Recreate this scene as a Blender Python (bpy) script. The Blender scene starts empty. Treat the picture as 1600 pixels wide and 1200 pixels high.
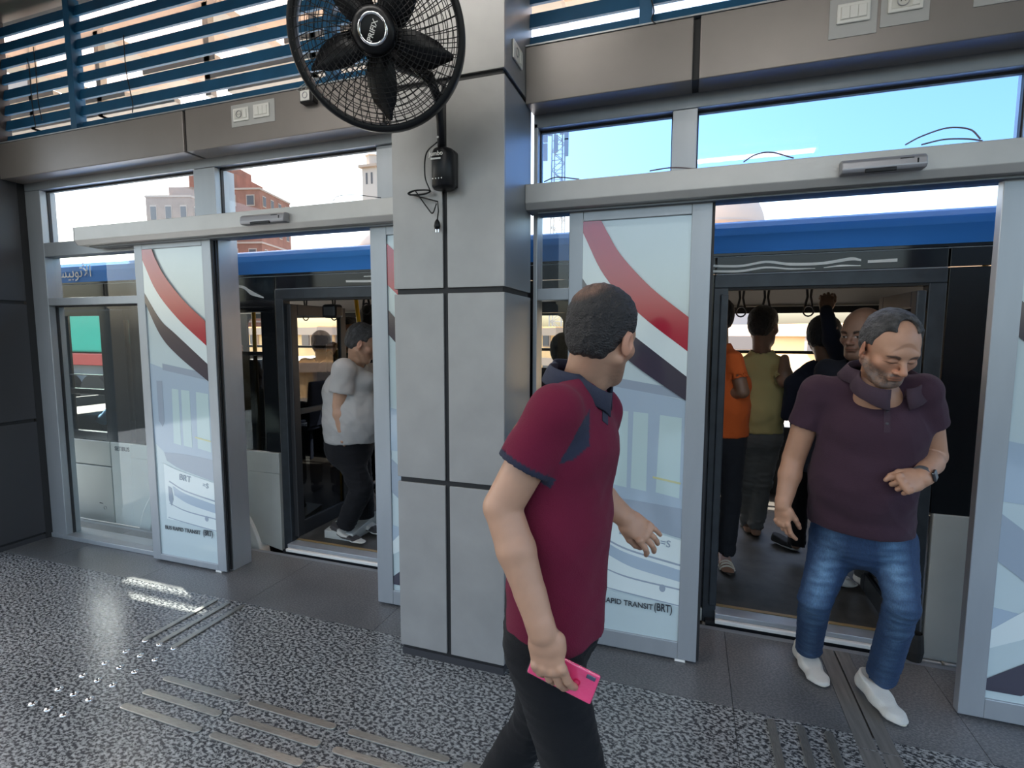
import bpy, bmesh, math, random
import numpy as np
from mathutils import Vector, Matrix, noise
from math import sin, cos, pi, radians as R
random.seed(7)
SC = bpy.context.scene
COL = SC.collection
# ------------------------------------------------------------------ camera, sky, sun, exposure
H = 1.62
FPX, YAW, PIT, ROL = 813.0, R(18.82), R(5.387), R(.13)
_f = np.array([-sin(YAW)*cos(PIT), cos(YAW)*cos(PIT), -sin(PIT)])
_r = np.array([cos(YAW), sin(YAW), 0.0]); _u = np.cross(_r, _f)
_r, _u = _r*cos(ROL)+_u*sin(ROL), -_r*sin(ROL)+_u*cos(ROL)
cam = bpy.data.objects.new('camera', bpy.data.cameras.new('camera')); COL.objects.link(cam)
cam.matrix_world = Matrix(((_r[0], _u[0], -_f[0], 0), (_r[1], _u[1], -_f[1], 0), (_r[2], _u[2], -_f[2], H), (0, 0, 0, 1)))
cam.data.sensor_width = 36; cam.data.lens = FPX/1600*36; cam.data.clip_start = .05; cam.data.clip_end = 500
SC.camera = cam

SUN_DIR = Vector((1.0, -.42, -1.28)).normalized()
w = bpy.data.worlds.new('sky'); SC.world = w; w.use_nodes = True
nt = w.node_tree; nt.nodes.clear()
sky = nt.nodes.new('ShaderNodeTexSky'); sky.sky_type = 'NISHITA'; sky.sun_disc = False
sky.sun_elevation = math.asin(-SUN_DIR.z); sky.sun_rotation = math.atan2(-SUN_DIR.x, -SUN_DIR.y)
sky.air_density = 1.2; sky.dust_density = 4.0; sky.ozone_density = 1.5
bg = nt.nodes.new('ShaderNodeBackground'); bg.inputs[1].default_value = .17
ow = nt.nodes.new('ShaderNodeOutputWorld')
nt.links.new(sky.outputs[0], bg.inputs[0]); nt.links.new(bg.outputs[0], ow.inputs[0])
sl = bpy.data.lights.new('sun', 'SUN'); sl.energy = 6.5; sl.angle = R(.6); sl.color = (1, .94, .84)
so = bpy.data.objects.new('sun', sl); COL.objects.link(so); so.rotation_euler = SUN_DIR.to_track_quat('-Z', 'Y').to_euler()
so.location = (-8, 6, 12)
SC.view_settings.view_transform = 'Standard'; SC.view_settings.look = 'None'
SC.view_settings.gamma = 1; SC.view_settings.use_curve_mapping = False
SC.view_settings.exposure = 1.96
SC.cycles.max_bounces = 8; SC.cycles.transparent_max_bounces = 24
SC.cycles.caustics_reflective = False; SC.cycles.caustics_refractive = False
SC.cycles.sample_clamp_indirect = 6

def ray(x, y): return _f+_r*(x-800)/FPX-_u*(y-600)/FPX
def at(x, y, Y):
    """a point of the photograph at world depth Y"""
    d = ray(x, y); t = Y/d[1]; return Vector((d[0]*t, Y, H+d[2]*t))

# ------------------------------------------------------------------ materials
MATS = {}
def mat(name, col, rough=.5, metal=0., spec=.5, noise=None, bump=None, coat=0., attr=False, sheen=0., trans=None, emit=None):
    """noise=(scale, amount[, stretch]) varies the colour, bump=(scale, strength[, stretch])"""
    if name in MATS: return MATS[name]
    m = bpy.data.materials.new(name); m.use_nodes = True; n = m.node_tree; L = n.links
    b = n.nodes['Principled BSDF']
    b.inputs['Base Color'].default_value = (*col, 1); b.inputs['Roughness'].default_value = rough
    b.inputs['Metallic'].default_value = metal; b.inputs['Specular IOR Level'].default_value = spec
    b.inputs['Coat Weight'].default_value = coat; b.inputs['Coat Roughness'].default_value = .05
    if sheen: b.inputs['Sheen Weight'].default_value = sheen
    if emit: b.inputs['Emission Color'].default_value = (*emit[0], 1); b.inputs['Emission Strength'].default_value = emit[1]
    src = None
    if attr:
        a = n.nodes.new('ShaderNodeAttribute'); a.attribute_name = 'Col'; src = a.outputs['Color']
    tc = None
    def coords(st):
        nonlocal tc
        if tc is None: tc = n.nodes.new('ShaderNodeTexCoord')
        mp = n.nodes.new('ShaderNodeMapping'); mp.inputs['Scale'].default_value = st
        L.new(tc.outputs['Object'], mp.inputs[0]); return mp.outputs[0]
    if noise:
        t = n.nodes.new('ShaderNodeTexNoise'); t.inputs['Scale'].default_value = noise[0]; t.inputs['Detail'].default_value = 6
        L.new(coords(noise[2] if len(noise) > 2 else (1, 1, 1)), t.inputs[0])
        r = n.nodes.new('ShaderNodeMapRange'); r.inputs[1].default_value = .3; r.inputs[2].default_value = .7
        r.inputs[3].default_value = 1-noise[1]; r.inputs[4].default_value = 1+noise[1]*.6; L.new(t.outputs[0], r.inputs[0])
        mx = n.nodes.new('ShaderNodeVectorMath'); mx.operation = 'SCALE'
        if src is not None: L.new(src, mx.inputs[0])
        else: mx.inputs[0].default_value = col
        L.new(r.outputs[0], mx.inputs['Scale']); src = mx.outputs[0]
    if src is not None: L.new(src, b.inputs['Base Color'])
    if bump:
        t = n.nodes.new('ShaderNodeTexNoise'); t.inputs['Scale'].default_value = bump[0]; t.inputs['Detail'].default_value = 4
        L.new(coords(bump[2] if len(bump) > 2 else (1, 1, 1)), t.inputs[0])
        bp = n.nodes.new('ShaderNodeBump'); bp.inputs['Strength'].default_value = bump[1]; bp.inputs['Distance'].default_value = .01
        L.new(t.outputs[0], bp.inputs['Height']); L.new(bp.outputs[0], b.inputs['Normal'])
    MATS[name] = m; return m

def glass(name, tint, refl=1.0, haze=0., hazecol=(.6, .7, .75)):
    """clear flat pane: tinted transparency under a fresnel reflection, optional dust film"""
    if name in MATS: return MATS[name]
    m = bpy.data.materials.new(name); m.use_nodes = True; n = m.node_tree; L = n.links; n.nodes.clear()
    o = n.nodes.new('ShaderNodeOutputMaterial'); tr = n.nodes.new('ShaderNodeBsdfTransparent'); tr.inputs[0].default_value = (*tint, 1)
    gl = n.nodes.new('ShaderNodeBsdfGlossy'); gl.inputs['Roughness'].default_value = .02; gl.inputs[0].default_value = (refl, refl, refl, 1)
    fr = n.nodes.new('ShaderNodeFresnel'); fr.inputs[0].default_value = 1.5
    mx = n.nodes.new('ShaderNodeMixShader'); L.new(gl.outputs[0], mx.inputs[2])
    ge = n.nodes.new('ShaderNodeNewGeometry'); ml = n.nodes.new('ShaderNodeMath'); ml.operation = 'MULTIPLY_ADD'; ml.inputs[1].default_value = -1; ml.inputs[2].default_value = 1
    L.new(ge.outputs['Backfacing'], ml.inputs[0]); m3 = n.nodes.new('ShaderNodeMath'); m3.operation = 'MULTIPLY'; L.new(ml.outputs[0], m3.inputs[0]); L.new(fr.outputs[0], m3.inputs[1]); L.new(m3.outputs[0], mx.inputs[0])
    if haze:
        df = n.nodes.new('ShaderNodeBsdfDiffuse'); df.inputs[0].default_value = (*hazecol, 1)
        m2 = n.nodes.new('ShaderNodeMixShader'); m2.inputs[0].default_value = haze
        L.new(tr.outputs[0], m2.inputs[1]); L.new(df.outputs[0], m2.inputs[2]); L.new(m2.outputs[0], mx.inputs[1])
    else: L.new(tr.outputs[0], mx.inputs[1])
    L.new(mx.outputs[0], o.inputs[0]); MATS[name] = m; return m

# ------------------------------------------------------------------ mesh helpers
class MB:
    def __init__(s): s.v = []; s.f = []
    def add(s, vs, fs):
        k = len(s.v); s.v += [tuple(v) for v in vs]; s.f += [tuple(i+k for i in f) for f in fs]; return s
    def box(s, x0, x1, y0, y1, z0, z1):
        vs = [(x, y, z) for x in (x0, x1) for y in (y0, y1) for z in (z0, z1)]
        return s.add(vs, [(0, 1, 3, 2), (4, 6, 7, 5), (0, 4, 5, 1), (2, 3, 7, 6), (0, 2, 6, 4), (1, 5, 7, 3)])
    def cyl(s, a, b, ra, rb=None, n=12):
        rb = ra if rb is None else rb; a = Vector(a); b = Vector(b); d = (b-a).normalized()
        x = d.orthogonal().normalized(); y = d.cross(x)
        vs = [c+(x*cos(2*pi*i/n)+y*sin(2*pi*i/n))*r for c, r in ((a, ra), (b, rb)) for i in range(n)]
        fs = [(i, (i+1) % n, n+(i+1) % n, n+i) for i in range(n)]
        return s.add(vs, fs+[tuple(range(n))[::-1], tuple(range(n, 2*n))])
    def tube(s, pts, r, n=8, closed=False):
        pts = [Vector(p) for p in pts]; m = len(pts); rs = r if isinstance(r, (list, tuple)) else [r]*m
        k = len(s.v); up = None
        for i, p in enumerate(pts):
            if closed: d = pts[(i+1) % m]-pts[i-1]
            else: d = pts[min(i+1, m-1)]-pts[max(i-1, 0)]
            d.normalize()
            x = d.orthogonal().normalized() if up is None else (up-d*up.dot(d)).normalized()
            up = x; y = d.cross(x)
            s.v += [tuple(p+(x*cos(2*pi*j/n)+y*sin(2*pi*j/n))*rs[i]) for j in range(n)]
        for i in range(m if closed else m-1):
            a = k+i*n; b = k+((i+1) % m)*n
            s.f += [(a+j, a+(j+1) % n, b+(j+1) % n, b+j) for j in range(n)]
        if not closed: s.f += [tuple(range(k, k+n))[::-1], tuple(range(k+(m-1)*n, k+m*n))]
        return s
    def prism(s, poly, ax, d0, d1):
        """poly of 2-D points extruded along axis ax (0,1,2) from d0 to d1"""
        n = len(poly)
        def P(p, d):
            q = list(p); q.insert(ax, d); return tuple(q)
        vs = [P(p, d0) for p in poly]+[P(p, d1) for p in poly]
        return s.add(vs, [tuple(range(n)), tuple(range(n, 2*n))[::-1]]+[(i, i+n, (i+1) % n+n, (i+1) % n) for i in range(n)])
    def lathe(s, prof, c, axis, n=32):
        """prof = [(radius, offset along axis)]"""
        c = Vector(c); d = Vector(axis).normalized(); x = d.orthogonal().normalized(); y = d.cross(x); k = len(s.v)
        for r_, h in prof: s.v += [tuple(c+d*h+(x*cos(2*pi*i/n)+y*sin(2*pi*i/n))*r_) for i in range(n)]
        for a in range(len(prof)-1):
            s.f += [(k+a*n+i, k+a*n+(i+1) % n, k+(a+1)*n+(i+1) % n, k+(a+1)*n+i) for i in range(n)]
        return s
    def build(s, name, m, parent=None, bevel=0., smooth=False, base=None):
        return mesh_obj(name, s.v, s.f, m, parent, bevel, smooth, base)
def wloc(o):
    p = Vector((0, 0, 0))
    while o is not None: p = p+o.location; o = o.parent
    return p
def mesh_obj(name, v, f, m, parent=None, bevel=0., smooth=False, base=None):
    me = bpy.data.meshes.new(name)
    if base is not None: v = [(a[0]-base[0], a[1]-base[1], a[2]-base[2]) for a in v]
    elif parent is not None: o_ = wloc(parent); v = [(a[0]-o_[0], a[1]-o_[1], a[2]-o_[2]) for a in v]
    me.from_pydata(v, [], f)
    bm = bmesh.new(); bm.from_mesh(me); bmesh.ops.recalc_face_normals(bm, faces=bm.faces); bm.to_mesh(me); bm.free()
    if smooth: me.polygons.foreach_set('use_smooth', [True]*len(me.polygons))
    me.materials.append(m)
    o = bpy.data.objects.new(name, me); COL.objects.link(o)
    if base is not None: o.location = base
    if parent is not None: o.parent = parent
    if bevel:
        b = o.modifiers.new('bevel', 'BEVEL'); b.width = bevel; b.segments = 2; b.limit_method = 'ANGLE'
    return o
def tag(o, label, cat, group=None, kind=None):
    if label: o['label'] = label
    if cat: o['category'] = cat
    if group: o['group'] = group
    if kind: o['kind'] = kind
    return o
def thing(name, label, cat, loc=(0, 0, 0), group=None, kind=None):
    o = bpy.data.objects.new(name, None); COL.objects.link(o); o.location = loc; o.empty_display_size = .1
    o.matrix_world = Matrix.Translation(loc)
    return tag(o, label, cat, group, kind)
def struct(o, label=None, cat=None): o['kind'] = 'structure'; tag(o, label, cat); return o
def box(name, m, x0, x1, y0, y1, z0, z1, parent=None, bevel=0.): return MB().box(x0, x1, y0, y1, z0, z1).build(name, m, parent, bevel)
def text(name, body, size, m, org, ux, uy, parent=None, ext=.0008, align='LEFT', bold=0., shear=0., xs=1.):
    """flat lettering: org lower-left, ux along the line, uy up"""
    cu = bpy.data.curves.new(name, 'FONT'); cu.body = body; cu.size = size; cu.extrude = ext; cu.align_x = align; cu.offset = bold; cu.shear = shear
    o = bpy.data.objects.new(name, cu); dg = bpy.context.evaluated_depsgraph_get()
    COL.objects.link(o); dg = bpy.context.evaluated_depsgraph_get(); me = bpy.data.meshes.new_from_object(o.evaluated_get(dg))
    bpy.data.objects.remove(o); me.materials.clear(); me.materials.append(m)
    ux = Vector(ux).normalized(); uz = ux.cross(Vector(uy)).normalized(); uy = uz.cross(ux)
    p = wloc(parent) if parent else Vector((0, 0, 0))
    M = Matrix.Translation(Vector(org)-p) @ Matrix((ux*xs, uy, uz)).transposed().to_4x4()
    me.transform(M); o = bpy.data.objects.new(name, me); COL.objects.link(o)
    if parent: o.parent = parent
    return o
# ------------------------------------------------------------------ shared materials
def granite(name, dark, mid, light, scale, fleck=.5, rough=.22, dirt=.2):
    m = bpy.data.materials.new(name); m.use_nodes = True; n = m.node_tree; L = n.links; b = n.nodes['Principled BSDF']
    tc = n.nodes.new('ShaderNodeNewGeometry')
    mp = n.nodes.new('ShaderNodeMapping'); mp.inputs['Scale'].default_value = (1, 1.5, 1); mp.inputs['Rotation'].default_value = (0, 0, .5)
    L.new(tc.outputs['Position'], mp.inputs[0])
    t = n.nodes.new('ShaderNodeTexNoise'); t.inputs['Scale'].default_value = scale; t.inputs['Detail'].default_value = 3.5; t.inputs['Roughness'].default_value = .62
    L.new(mp.outputs[0], t.inputs[0])
    cr = n.nodes.new('ShaderNodeValToRGB'); e = cr.color_ramp.elements
    e[0].position = .36; e[0].color = (*dark, 1); e[1].position = .66; e[1].color = (*light, 1)
    k = e.new(.47); k.color = (*dark, 1); k = e.new(.5); k.color = (*mid, 1); k = e.new(.6); k.color = tuple(a*.6+c*.4 for a, c in zip(mid, light))+(1,)
    L.new(t.outputs[0], cr.inputs[0])
    t2 = n.nodes.new('ShaderNodeTexNoise'); t2.inputs['Scale'].default_value = 1.3; t2.inputs['Detail'].default_value = 5; L.new(tc.outputs['Position'], t2.inputs[0])
    r = n.nodes.new('ShaderNodeMapRange'); r.inputs[1].default_value = .3; r.inputs[2].default_value = .7; r.inputs[3].default_value = 1-dirt; r.inputs[4].default_value = 1+dirt; L.new(t2.outputs[0], r.inputs[0])
    mx = n.nodes.new('ShaderNodeVectorMath'); mx.operation = 'SCALE'; L.new(cr.outputs[0], mx.inputs[0]); L.new(r.outputs[0], mx.inputs['Scale'])
    L.new(mx.outputs[0], b.inputs['Base Color'])
    r2 = n.nodes.new('ShaderNodeMapRange'); r2.inputs[3].default_value = rough*.7; r2.inputs[4].default_value = rough*1.4; L.new(t2.outputs[0], r2.inputs[0]); L.new(r2.outputs[0], b.inputs['Roughness'])
    return m
M_gran = granite('speckled granite', (.038, .040, .044), (.205, .21, .21), (.38, .39, .385), 55, rough=.2, dirt=.1)
M_gran2 = granite('dark honed granite', (.085, .088, .092), (.125, .126, .127), (.18, .18, .18), 90, rough=.3, dirt=.3)
M_strip = mat('worn grey stone', (.14, .135, .125), .45, noise=(9, .35, (6, .5, 1)))
M_acp = mat('grey brown cladding', (.235, .21, .195), .38, .35, noise=(3, .08))
M_acp2 = mat('silver grey cladding', (.33, .325, .315), .42, .3, noise=(5, .1), bump=(40, .03))
M_acpd = mat('dark plinth and shadowed cladding', (.045, .045, .05), .4, .2)  # dark plinth colour, also the shade painted into the left column
M_joint = mat('black joint', (.012, .012, .013), .6)
M_alu = mat('grey aluminium', (.36, .385, .41), .38, .45, noise=(14, .05, (1, 1, .2)))
M_alu2 = mat('darker aluminium', (.23, .25, .27), .4, .4)
M_beam = mat('pale operator cover', (.47, .465, .45), .4, .3, noise=(8, .05))
M_gask = mat('black gasket', (.01, .01, .012), .55)
M_blue = mat('blue painted steel', (.008, .090, .195), .5, .1, noise=(6, .15))
M_white = mat('white plastic', (.75, .74, .70), .35)
M_wplate = mat('pale grey plate', (.42, .42, .41), .4)
M_grey = mat('silver plastic', (.34, .34, .36), .35, .4)
M_black = mat('black plastic', (.005, .005, .006), .38, spec=.3)
M_blackm = mat('matt black', (.01, .01, .01), .7)
M_sky_glass = glass('tinted transom glass', (.54, .69, .89))
M_clear = glass('clear pane', (.96, .98, .97))
M_clearL = glass('pale dusty pane', (.93, .97, .97), haze=.03)
M_busglass = glass('bus window glass', (.90, .91, .89))
M_tint = glass('dark tinted bus glass', (.22, .23, .23))
M_steel = mat('brushed steel bar', (.34, .335, .31), .34, .8, noise=(30, .2, (1, 6, 1)), bump=(60, .1))
M_chrome = mat('chrome', (.75, .75, .76), .12, 1.)
M_ink = mat('dark print', (.03, .035, .045), .4)
M_busblue = mat('bus blue paint', (.025, .19, .58), .55, 0., spec=.3, coat=0.)
M_buswhite = mat('bus white paint', (.68, .69, .66), .3, 0., coat=.4, noise=(2.5, .06))
M_busgrey = mat('silver bus paint', (.50, .51, .48), .35, .2, noise=(3, .1))
M_busblack = mat('gloss black bus panel', (.006, .007, .009), .14, spec=.35)
M_doorfr = mat('dark blue grey door frame', (.035, .042, .05), .4, .3, noise=(12, .25))
M_busfloor = mat('bus floor vinyl', (.05, .046, .04), .6, noise=(12, .3), bump=(120, .1))
M_businw = mat('bus interior light panel', (.42, .40, .36), .5)
M_busind = mat('bus interior dark trim', (.02, .02, .022), .5)
M_yellow = mat('yellow handrail', (.72, .42, .02), .3)
M_rubber = mat('rubber', (.012, .012, .012), .75)
M_ceil = mat('brown ceiling panel', (.11, .085, .075), .3, .3, noise=(4, .1))
M_asph = mat('asphalt', (.16, .15, .14), .9, noise=(3, .2))
# ------------------------------------------------------------------ floor
floor = thing('floor', 'grey granite platform floor', 'floor', kind='structure')
box('floor_base', M_joint, -9, 5, -4, 2.95, -.25, -.012, floor)
tiles = {}
def tile(name, m, x0, x1, y0, y1, g=.0012, parent=floor):
    key = (name, round(x1-x0, 3), round(y1-y0, 3))
    if key not in tiles:
        o = MB().box(0+g, x1-x0-g, 0+g, y1-y0-g, -.02, 0).build(name, m, parent); tiles[key] = o
    else:
        o = tiles[key].copy(); COL.objects.link(o)
    o.location = (x0, y0, 0); return o
xs = [-8.9+.913*i for i in range(16)]
for j in range(7):
    for i in range(14):
        tile('granite_slab', M_gran, xs[i], xs[i+1], 2.33-.9*(j+1), 2.33-.9*j)
for i in range(13):
    x0, x1 = xs[i], xs[i+1]
    for a, b in ((x0, x1),):
        if a < .78 < b: tile('border_slab', M_gran2, a, .68, 2.33, 2.95); 
        elif a < .68: tile('border_slab', M_gran2, a, min(b, .68), 2.33, 2.95)
        else: tile('border_slab', M_gran2, max(a, .82), b, 2.33, 2.95)
tile('border_slab', M_gran2, .82, xs[12]-.913*1, 2.33, 2.95) if xs[11] > .82 else None
for y0 in (.9, 1.6, 2.3): 
    o = MB().box(0, .07, 0, .695, -.02, .0012).build('runner_strip', M_strip, floor); o.location = (.68, y0-.045, 0)
    o = MB().box(0, .062, 0, .695, -.02, .0012).build('runner_strip', M_strip, floor); o.location = (.758, y0-.045, 0)
box('platform_edge_trim', M_alu2, -9, 5, 2.95, 2.985, -.25, .0, floor)

# tactile guide bars and studs
guide = None
def bar(x0, x1, y0, y1, lab):
    global guide
    L_, W_ = max(x1-x0, y1-y0), .034
    if guide is None:
        n = 6; pts = []
        for i in range(n+1): a = -pi/2+pi*i/n; pts.append((L_/2-W_/2+cos(a)*W_/2, sin(a)*W_/2))
        for i in range(n+1): a = pi/2+pi*i/n; pts.append((-L_/2+W_/2+cos(a)*W_/2, sin(a)*W_/2))
        mb = MB().prism(pts, 2, 0, .0075); guide = mb.build('tactile_bar', M_steel, None, .003)
        for x in (-.19, .19): pass
        o = guide
    else: o = guide.copy(); COL.objects.link(o)
    o.location = ((x0+x1)/2, (y0+y1)/2, .0)
    o.rotation_euler.z = 0 if x1-x0 > y1-y0 else pi/2
    return tag(o, lab, 'tactile bar', 'steel tactile guide bars on the granite floor')
rows = ('nearest the camera', 'in the middle of its three', 'nearest the doors')
for gi, x in enumerate((-2.3, -1.79, -1.272, -.76, -.25)):
    grp = ('first group from the left', 'second group from the left', 'third group from the left', "group by the walking man's shoes", 'group right of the walking man')[gi]
    for ri, y in enumerate((1.47, 1.567, 1.665)):
        bar(x, x+.457, y-.017, y+.017, f'steel floor bar, {grp}, {rows[ri]}')
for x, s in ((-2.69, 'left one'), (-2.59, 'middle one'), (-2.485, 'right one')): bar(x-.017, x+.017, 1.86, 2.29, f'steel tactile bar pointing to the left doorway, {s} of three')
for x, s in ((.375, 'left one'), (.485, 'middle one'), (.588, 'right one')): bar(x-.017, x+.017, 1.85, 2.3, f'steel tactile bar pointing to the right doorway, {s} of three')
stud = None
for yi in range(6):
    for x in (-2.683, -2.58, -2.478):
        if stud is None:
            stud = MB().lathe([(.0165, 0), (.0165, .003), (.013, .006), (.005, .0072), (.0001, .0073)], (0, 0, 0), (0, 0, 1), 20).build('tactile_stud', M_chrome, None, smooth=True); o = stud
        else: o = stud.copy(); COL.objects.link(o)
        o.location = (x, 1.353+.1005*yi, .0)
        tag(o, 'small shiny round floor stud, %s row of the grid, %s column' % (('nearest', 'second', 'third', 'fourth', 'fifth', 'farthest')[yi], {-2.683: 'left', -2.58: 'middle', -2.478: 'right'}[x]), 'stud', 'round tactile studs on the floor')

# ------------------------------------------------------------------ columns
def column(name, x0, x1, y0, y1, joints, vx, m, mside, lab, ztop=3.9):
    c = thing(name, lab, 'column', ((x0+x1)/2, (y0+y1)/2, 0), kind='structure')
    box('core', M_joint, x0+.012, x1-.012, y0+.012, y1-.01, 0, ztop, c)
    box('plinth', M_acpd, x0+.006, x1-.006, y0+.006, y1, 0, .035, c)
    zs = [.04]+joints+[ztop]; g = .0125
    for a, b in zip(zs[:-1], zs[1:]):
        for xa, xb in ((x0, vx-.0115 if a < 2.6 else x1), (vx+.0115, x1)) if a < 2.6 else ((x0, x1),):
            box('cladding_panel', m, xa, xb, y0, y0+.012, a+g, b-g, c, .002)
        for xs_ in ((x1-.012, x1), (x0, x0+.012)):
            box('side_panel', mside, *xs_, y0+.0125, y1, a+g, b-g, c, .002)
    return c
column('column', -1.345, -.787, 2.2, 2.6, [.912, 1.823, 2.745], -1.075, M_acp2, M_alu2, 'silver clad column carrying the wall fan between the doorways')
column('column', -5.4, -4.8, 2.2, 2.6, [.952, 1.855], -5.1, M_acpd, M_acpd, 'shadow-darkened column at the left edge of the glazing')  # its side lies in shadow, and that shade is put into the cladding colour
box('column_recess', M_joint, -4.85, -4.8, 2.6, 2.75, 0, 2.78); struct(bpy.data.objects['column_recess'], 'dark recess strip beside the shadow-darkened column', 'trim')
bpy.data.objects['column_recess'].name = 'trim_1'

# ------------------------------------------------------------------ shop-front frame (glazing line)
FY0, FY1 = 2.645, 2.75
def frame(name, parts, lab, m=M_alu):
    c = thing(name, lab, 'frame', (0, 0, 0), kind='structure')
    for nm, b_ in parts: box(nm, m, *b_, c, .003)
    return c
frame('window_1', [('mullion', (-4.8, -4.63, FY0, FY1, 0, 2.688)), ('mullion', (-3.1, -2.92, FY0, 2.80, 0, 2.688)),
      ('mullion', (-1.73, -1.345, FY0+.02, FY1, 0, 2.688)), ('rail', (-4.63, -3.1, FY0, FY1, 2.2, 2.30)), ('rail', (-2.92, -1.73, FY0, FY1, 2.24, 2.33)),
      ('rail', (-4.8, -1.345, FY0, FY1, 2.69, 2.775)), ('transom', (-4.63, -3.1, FY0, FY1, 1.835, 1.89)), ('sill', (-4.8, -3.1, FY0-.01, FY1+.05, 0, .035))],
      'grey aluminium frame around the left doorway')
frame('window_2', [('mullion', (-.787, -.765, FY0, FY1, 0, 2.688)), ('mullion', (-.58, -.45, FY0, FY1, 0, 2.3)), ('mullion', (-.11, 0.0, FY0, FY1, 2.2, 2.664)),
      ('mullion', (1.22, 1.30, FY0, FY1, 2.3, 2.664)), ('rail', (-.787, 3.0, FY0, FY1, 2.24, 2.33)), ('rail', (-.787, 3.0, FY0, FY1, 2.665, 2.775)),
      ('transom', (-.765, -.58, FY0, FY1, 1.80, 1.86)), ('sill', (-.787, -.01, FY0, FY1+.05, 0, .035)), ('mullion', (-.03, .06, FY0+.01, FY1, 0, 2.3))],
      'grey aluminium frame around the right doorway')
panes = thing('window_3', 'glass panes of the glazing line', 'window', kind='structure')
for nm, m, b_ in [('pane', M_clear, (-4.63, -3.1, 2.30, 2.69)), ('pane', M_clear, (-2.92, -1.73, 2.33, 2.69)),
                  ('pane', M_clear, (-4.63, -3.1, 1.89, 2.2)), ('pane', M_clearL, (-4.63, -3.1, .035, 1.835)),
                  ('pane', M_sky_glass, (-.765, -.11, 2.33, 2.665)), ('pane', M_sky_glass, (0, 1.22, 2.33, 2.665)), ('pane', M_sky_glass, (1.3, 3, 2.33, 2.665)),
                  ('pane', M_clearL, (-.765, -.58, 1.86, 2.24)), ('pane', M_clear, (-.765, -.58, .035, 1.80)), ('pane', M_clearL, (-.45, -.03, .035, 2.24))]:
    box(nm, m, b_[0], b_[1], 2.70, 2.706, b_[2], b_[3], panes)
gk = thing('trim_2', 'black gaskets around the glass panes', 'trim', kind='structure')
for x0, x1, z0, z1 in [(-4.63, -3.1, 2.30, 2.69), (-2.92, -1.73, 2.33, 2.69), (-4.63, -3.1, .035, 1.835), (-.765, -.11, 2.33, 2.665), (0, 1.22, 2.33, 2.665)]:
    box('gasket', M_gask, x0, x1, 2.69, 2.71, z1-.012, z1, gk); box('gasket', M_gask, x0, x0+.006, 2.69, 2.71, z0, z1, gk); box('gasket', M_gask, x1-.006, x1, 2.69, 2.71, z0, z1, gk)

# fascia panels above the glazing
fas = thing('wall_front', 'grey brown fascia above the doors', 'fascia', kind='structure')
for x0, x1 in ((-6.2, -4.81), (-4.795, -2.993), (-2.970, -1.58), (-1.565, -1.345)): box('fascia_panel', M_acp, x0, x1, 2.5, 2.64, 2.74, 2.985, fas, .004)
for x0, x1 in ((-.787, -.028), (.0, 2.2), (2.215, 3.4)): box('fascia_panel', M_acp, x0, x1, 2.5, 2.64, 2.725, 2.985, fas, .004)
box('joint_strip', M_joint, -6.2, -1.34, 2.515, 2.66, 2.745, 2.98, fas); box('joint_strip', M_joint, -.787, 3.4, 2.515, 2.66, 2.73, 2.98, fas)
box('top_flashing', M_alu, -6.2, -1.345, 2.495, 2.66, 2.985, 2.992, fas); box('top_flashing', M_alu, -.787, 3.4, 2.495, 2.66, 2.985, 2.992, fas)

# sliding-door operator covers (beams)
for lab, x0, x1 in (('long pale operator cover above the left sliding doors', -4.05, -1.345), ('long pale operator cover above the right sliding doors', -.787, 3.2)):
    c = thing('door_operator', lab, 'door operator', ((x0+x1)/2, 2.57, 2.26))
    MB().prism([(2.5, 2.262), (2.5, 2.352), (2.645, 2.352), (2.645, 2.232), (2.52, 2.232)], 0, x0, x1).build('cover', M_beam, c, .003)
    MB().prism([(2.499, 2.262), (2.499, 2.352), (2.646, 2.352), (2.646, 2.232), (2.519, 2.232)], 0, x0-.006, x0).build('end_cap', M_grey, c)
    box('guide_rail', M_alu2, x0+.05, x1, 2.56, 2.62, 2.222, 2.232, c)

# motion sensors on the covers
def sensor(x0, x1, lab):
    c = thing('motion_sensor', lab, 'sensor', ((x0+x1)/2, 2.5, 2.29)); n = 10
    MB().prism([(2.5, 2.262), (2.455, 2.262), (2.447, 2.275), (2.452, 2.305), (2.47, 2.318), (2.5, 2.318)], 0, x0, x1).build('housing', M_grey, c, .005)
    box('lens', M_black, x0+.08, x1-.10, 2.446, 2.456, 2.258, 2.272, c, .002)
    box('marking', M_black, x1-.09, x1-.045, 2.4495, 2.452, 2.3, 2.303, c); box('led', M_black, x1-.035, x1-.03, 2.447, 2.451, 2.28, 2.297, c)
sensor(-2.53, -2.21, 'silver motion sensor above the left doorway'); sensor(.55, .835, 'silver motion sensor above the right doorway')

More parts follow.
